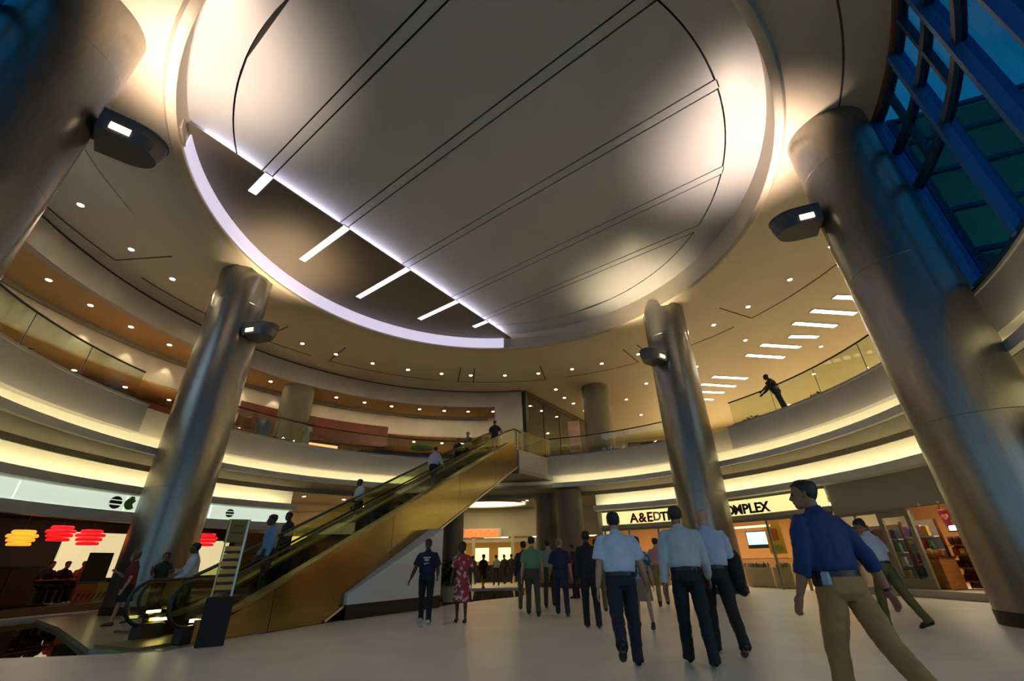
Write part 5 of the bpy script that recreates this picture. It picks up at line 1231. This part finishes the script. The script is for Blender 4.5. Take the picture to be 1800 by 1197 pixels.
person('woman in blue patterned top and beige skirt walking away', (2.42, 9.7, 0), R(-10), 1.62, walkA(hem=.42, untucked=True, aL=(0, 8, 10), aR=(0, 8, 10)), 'tee', 'short', '#3c5866', 'skirt', '#857762', '#0f0c0b', 'light', '#17110d', 'bob', True, V2, pattern=pattern_mat('blue_grey_print', '#2a4350', '#7f9aa4', 16.0, .55))
person('man in pink shirt and khaki trousers farther off behind the patterned top', (4.1, 14.1, 0), R(-14), 1.78, walkB(), 'shirt', 'short', '#b98a86', 'trousers', '#8a7442', '#15110c', 'pink', '#3a2a1e', vox=V3)
# --- on and around the escalators ------------------------------------------------------------
def on_esc(s, off, s0): p = esc(s, off, 0); return (p.x, p.y, step_z(s+.0, s0)+.02)
person('man in light blue shirt standing low on the near escalator', on_esc(-1.75, .75, -2.9), EANG-R(90)+R(150), 1.74, stand(aR=(6, 8, 30)), 'shirt', 'long', '#5f86a8', 'trousers', '#12131a', '#0c0a0a', 'dark', '#0b0908', vox=V2)
person('man in white shirt at the foot of the far escalator', on_esc(-2.1, 2.68, -1.6), EANG-R(90)+R(150), 1.72, stand(aR=(34, 14, 70, 40), aL=(20, 8, 40)), 'shirt', 'long', '#b9bdc6', 'trousers', '#0d0d10', '#0c0a0a', 'brown', '#0b0908', vox=V2)
person('woman in dark green top beside the steel column at the escalator foot', (-10.2, 14.0, .012), R(200), 1.62, stand(aR=(40, 10, 90), untucked=True), 'tee', 'short', '#12211a', 'trousers', '#0f0f12', '#0c0a0a', 'tan', '#2a1c12', 'bob', True, V2)
person('person in black low on the far escalator', on_esc(.35, 2.68, -1.6), EANG-R(90)+R(170), 1.70, stand(), 'shirt', 'long', '#14141a', 'trousers', '#101014', '#0c0a0a', 'brown', '#0b0908', vox=V3)
person('man in white shirt riding half way up the far escalator', on_esc(3.1, 2.68, -1.6), EANG-R(90)+R(165), 1.76, stand(aL=(20, 10, 40)), 'shirt', 'long', '#c3c6cf', 'trousers', '#121018', '#0c0a0a', 'brown', '#14100d', vox=V2)
person('man in white shirt climbing the near escalator with his back turned', on_esc(4.75, .75, -2.9), EANG-R(90), 1.74, dict(hipL=30, kneeL=30, hipR=-4, kneeR=6, aL=(10, 12, 20), aR=(22, 16, 30), lean=8), 'shirt', 'long', '#b3b6c4', 'trousers', '#10101c', '#0c0a0a', 'tan', '#14100d', vox=V2)
person('leftmost of the three people near the escalator head, in black', on_esc(9.9, 2.68, -1.6), EANG-R(90)+R(200), 1.66, stand(), 'tee', 'short', '#0f0f14', 'trousers', '#101014', '#0c0a0a', 'tan', '#0f0b09', vox=V3)
person('middle of the three people near the escalator head, in grey', on_esc(10.9, 2.68, -1.6), EANG-R(90)+R(180), 1.76, stand(), 'tee', 'short', '#5a5660', 'trousers', '#14141c', '#0c0a0a', 'tan', '#0f0b09', vox=V3)
person('rightmost of the three people near the escalator head, in dark clothes', on_esc(10.2, .75, -2.9), EANG-R(90)+R(10), 1.70, stand(aL=(20, 30, 60), aR=(20, 30, 60)), 'tee', 'short', '#14121a', 'trousers', '#101014', '#0c0a0a', 'tan', '#0f0b09', vox=V3)
# --- upper floor --------------------------------------------------------------------------------
pp = pol(20.6, 13.05); person('man in black leaning on the handrail of the right gallery', (pp.x, pp.y, 6.52), R(58), 1.88, dict(hipL=-12, kneeL=2, hipR=-6, kneeR=3, lean=15, aL=(44, 14, 14), aR=(48, 12, 16), hp=-12), 'tee', 'short', '#0b0b10', 'trousers', '#141c2e', '#0c0a0a', 'brown', '#0f0b09', 'crop', vox=V2, fat=1.42)
pp = pol(136.6, 13.9); person('person in a long white robe on the rear gallery', (pp.x, pp.y, 6.5), R(190), 1.62, stand(hem=.78), 'none', 'short', '#c9c6b8', 'dress', '#c9c6b8', '#2a2420', 'tan', '#0f0b09', 'bob', True, V3)
pp = pol(-17.8, 13.55); person('person in blue seen from behind through the curtain wall', (pp.x, pp.y, 6.52), R(-80), 1.62, stand(), 'shirt', 'long', '#14315c', 'trousers', '#10131c', '#0c0a0a', 'light', '#0f0b09', vox=V3)
# --- cafe guests and the far crowd ----------------------------------------------------------------
def sit(**k): d = dict(hipL=85, kneeL=85, hipR=82, kneeR=86, aL=(30, 8, 60), aR=(30, 8, 60), lean=6); d.update(k); return d
def chair_at(p, rz, label):
    t = thing('cafe_chair', label, 'chair', p, rz, 'cafe chairs')
    MB().box((0, 0, .44), (.42, .42, .05), 0, .015).build('seat', m_wood, t); MB().box((0, -.20, .72), (.40, .04, .42), 0, .015).build('backrest', m_wood, t)
    for sx in (-.18, .18):
        for sy in (-.18, .18): MB().cyl((sx, sy, 0), (sx, sy, .43), .018, n=8).build('leg', m_black, t)
for k, (a_, r_, c_, lab, hd) in enumerate(((165.0, 16.3, '#15110f', 'in black at the left under the red lamps', 200), (163.2, 16.35, '#120f12', 'in black, middle of the three under the red lamps', 180), (161.4, 16.3, '#a0562c', 'in orange, right one of the three under the red lamps', 190), (158.4, 17.0, '#181216', 'in dark clothes just left of the steel column', 170))):
    p = pol(a_, r_, .19); person('seated cafe guest '+lab, p, face_out(a_)+R(180), 1.70, sit(), 'shirt', 'short', c_, 'trousers', '#0f0e10', '#0c0a0a', 'tan', '#0d0a08', vox=V3, group='cafe guests')
    h = .07; chair_at((p.x, p.y, .185), face_out(a_)+R(180), 'dark chair of the guest '+lab)
for k, (x, y, c_, b_, hd, lab) in enumerate(((-1.75, 25.6, '#100d0e', '#1a1414', 200, 'walking woman in black with bare calves before the far store'), (-1.2, 28.6, '#b5b0a4', '#1a1616', 10, 'shopper in a pale top left of the store post'), (-.75, 30.3, '#221a1c', '#161214', 30, 'shopper in dark brown near the middle store post'), (-.35, 31.2, '#1a1418', '#121014', -20, 'shopper in black beside the middle store post'), (.25, 30.2, '#101014', '#141216', 0, 'shopper in black right of the middle store post'), (-2.75, 30.6, '#1c1616', '#121014', 15, 'shopper in dark clothes behind the red dress'), (-3.4, 29.2, '#17131a', '#121014', -10, 'shopper in dark clothes beside the escalator column'), (.85, 29.4, '#2a2226', '#141216', 170, 'shopper in grey brown facing the hall'))):
    person(lab, (x, y, 0), R(hd), 1.62+.03*(k % 4), walkA() if k % 2 else walkB(), 'shirt', 'short' if k % 2 else 'long', c_, 'skirt' if k == 0 else 'trousers', b_, '#0c0a0a', 'brown' if k % 3 else 'tan', '#0d0a08', 'bob' if k in (0, 5) else 'short', k in (0, 5), .022, group='shoppers before the far store')
finish_modifiers()
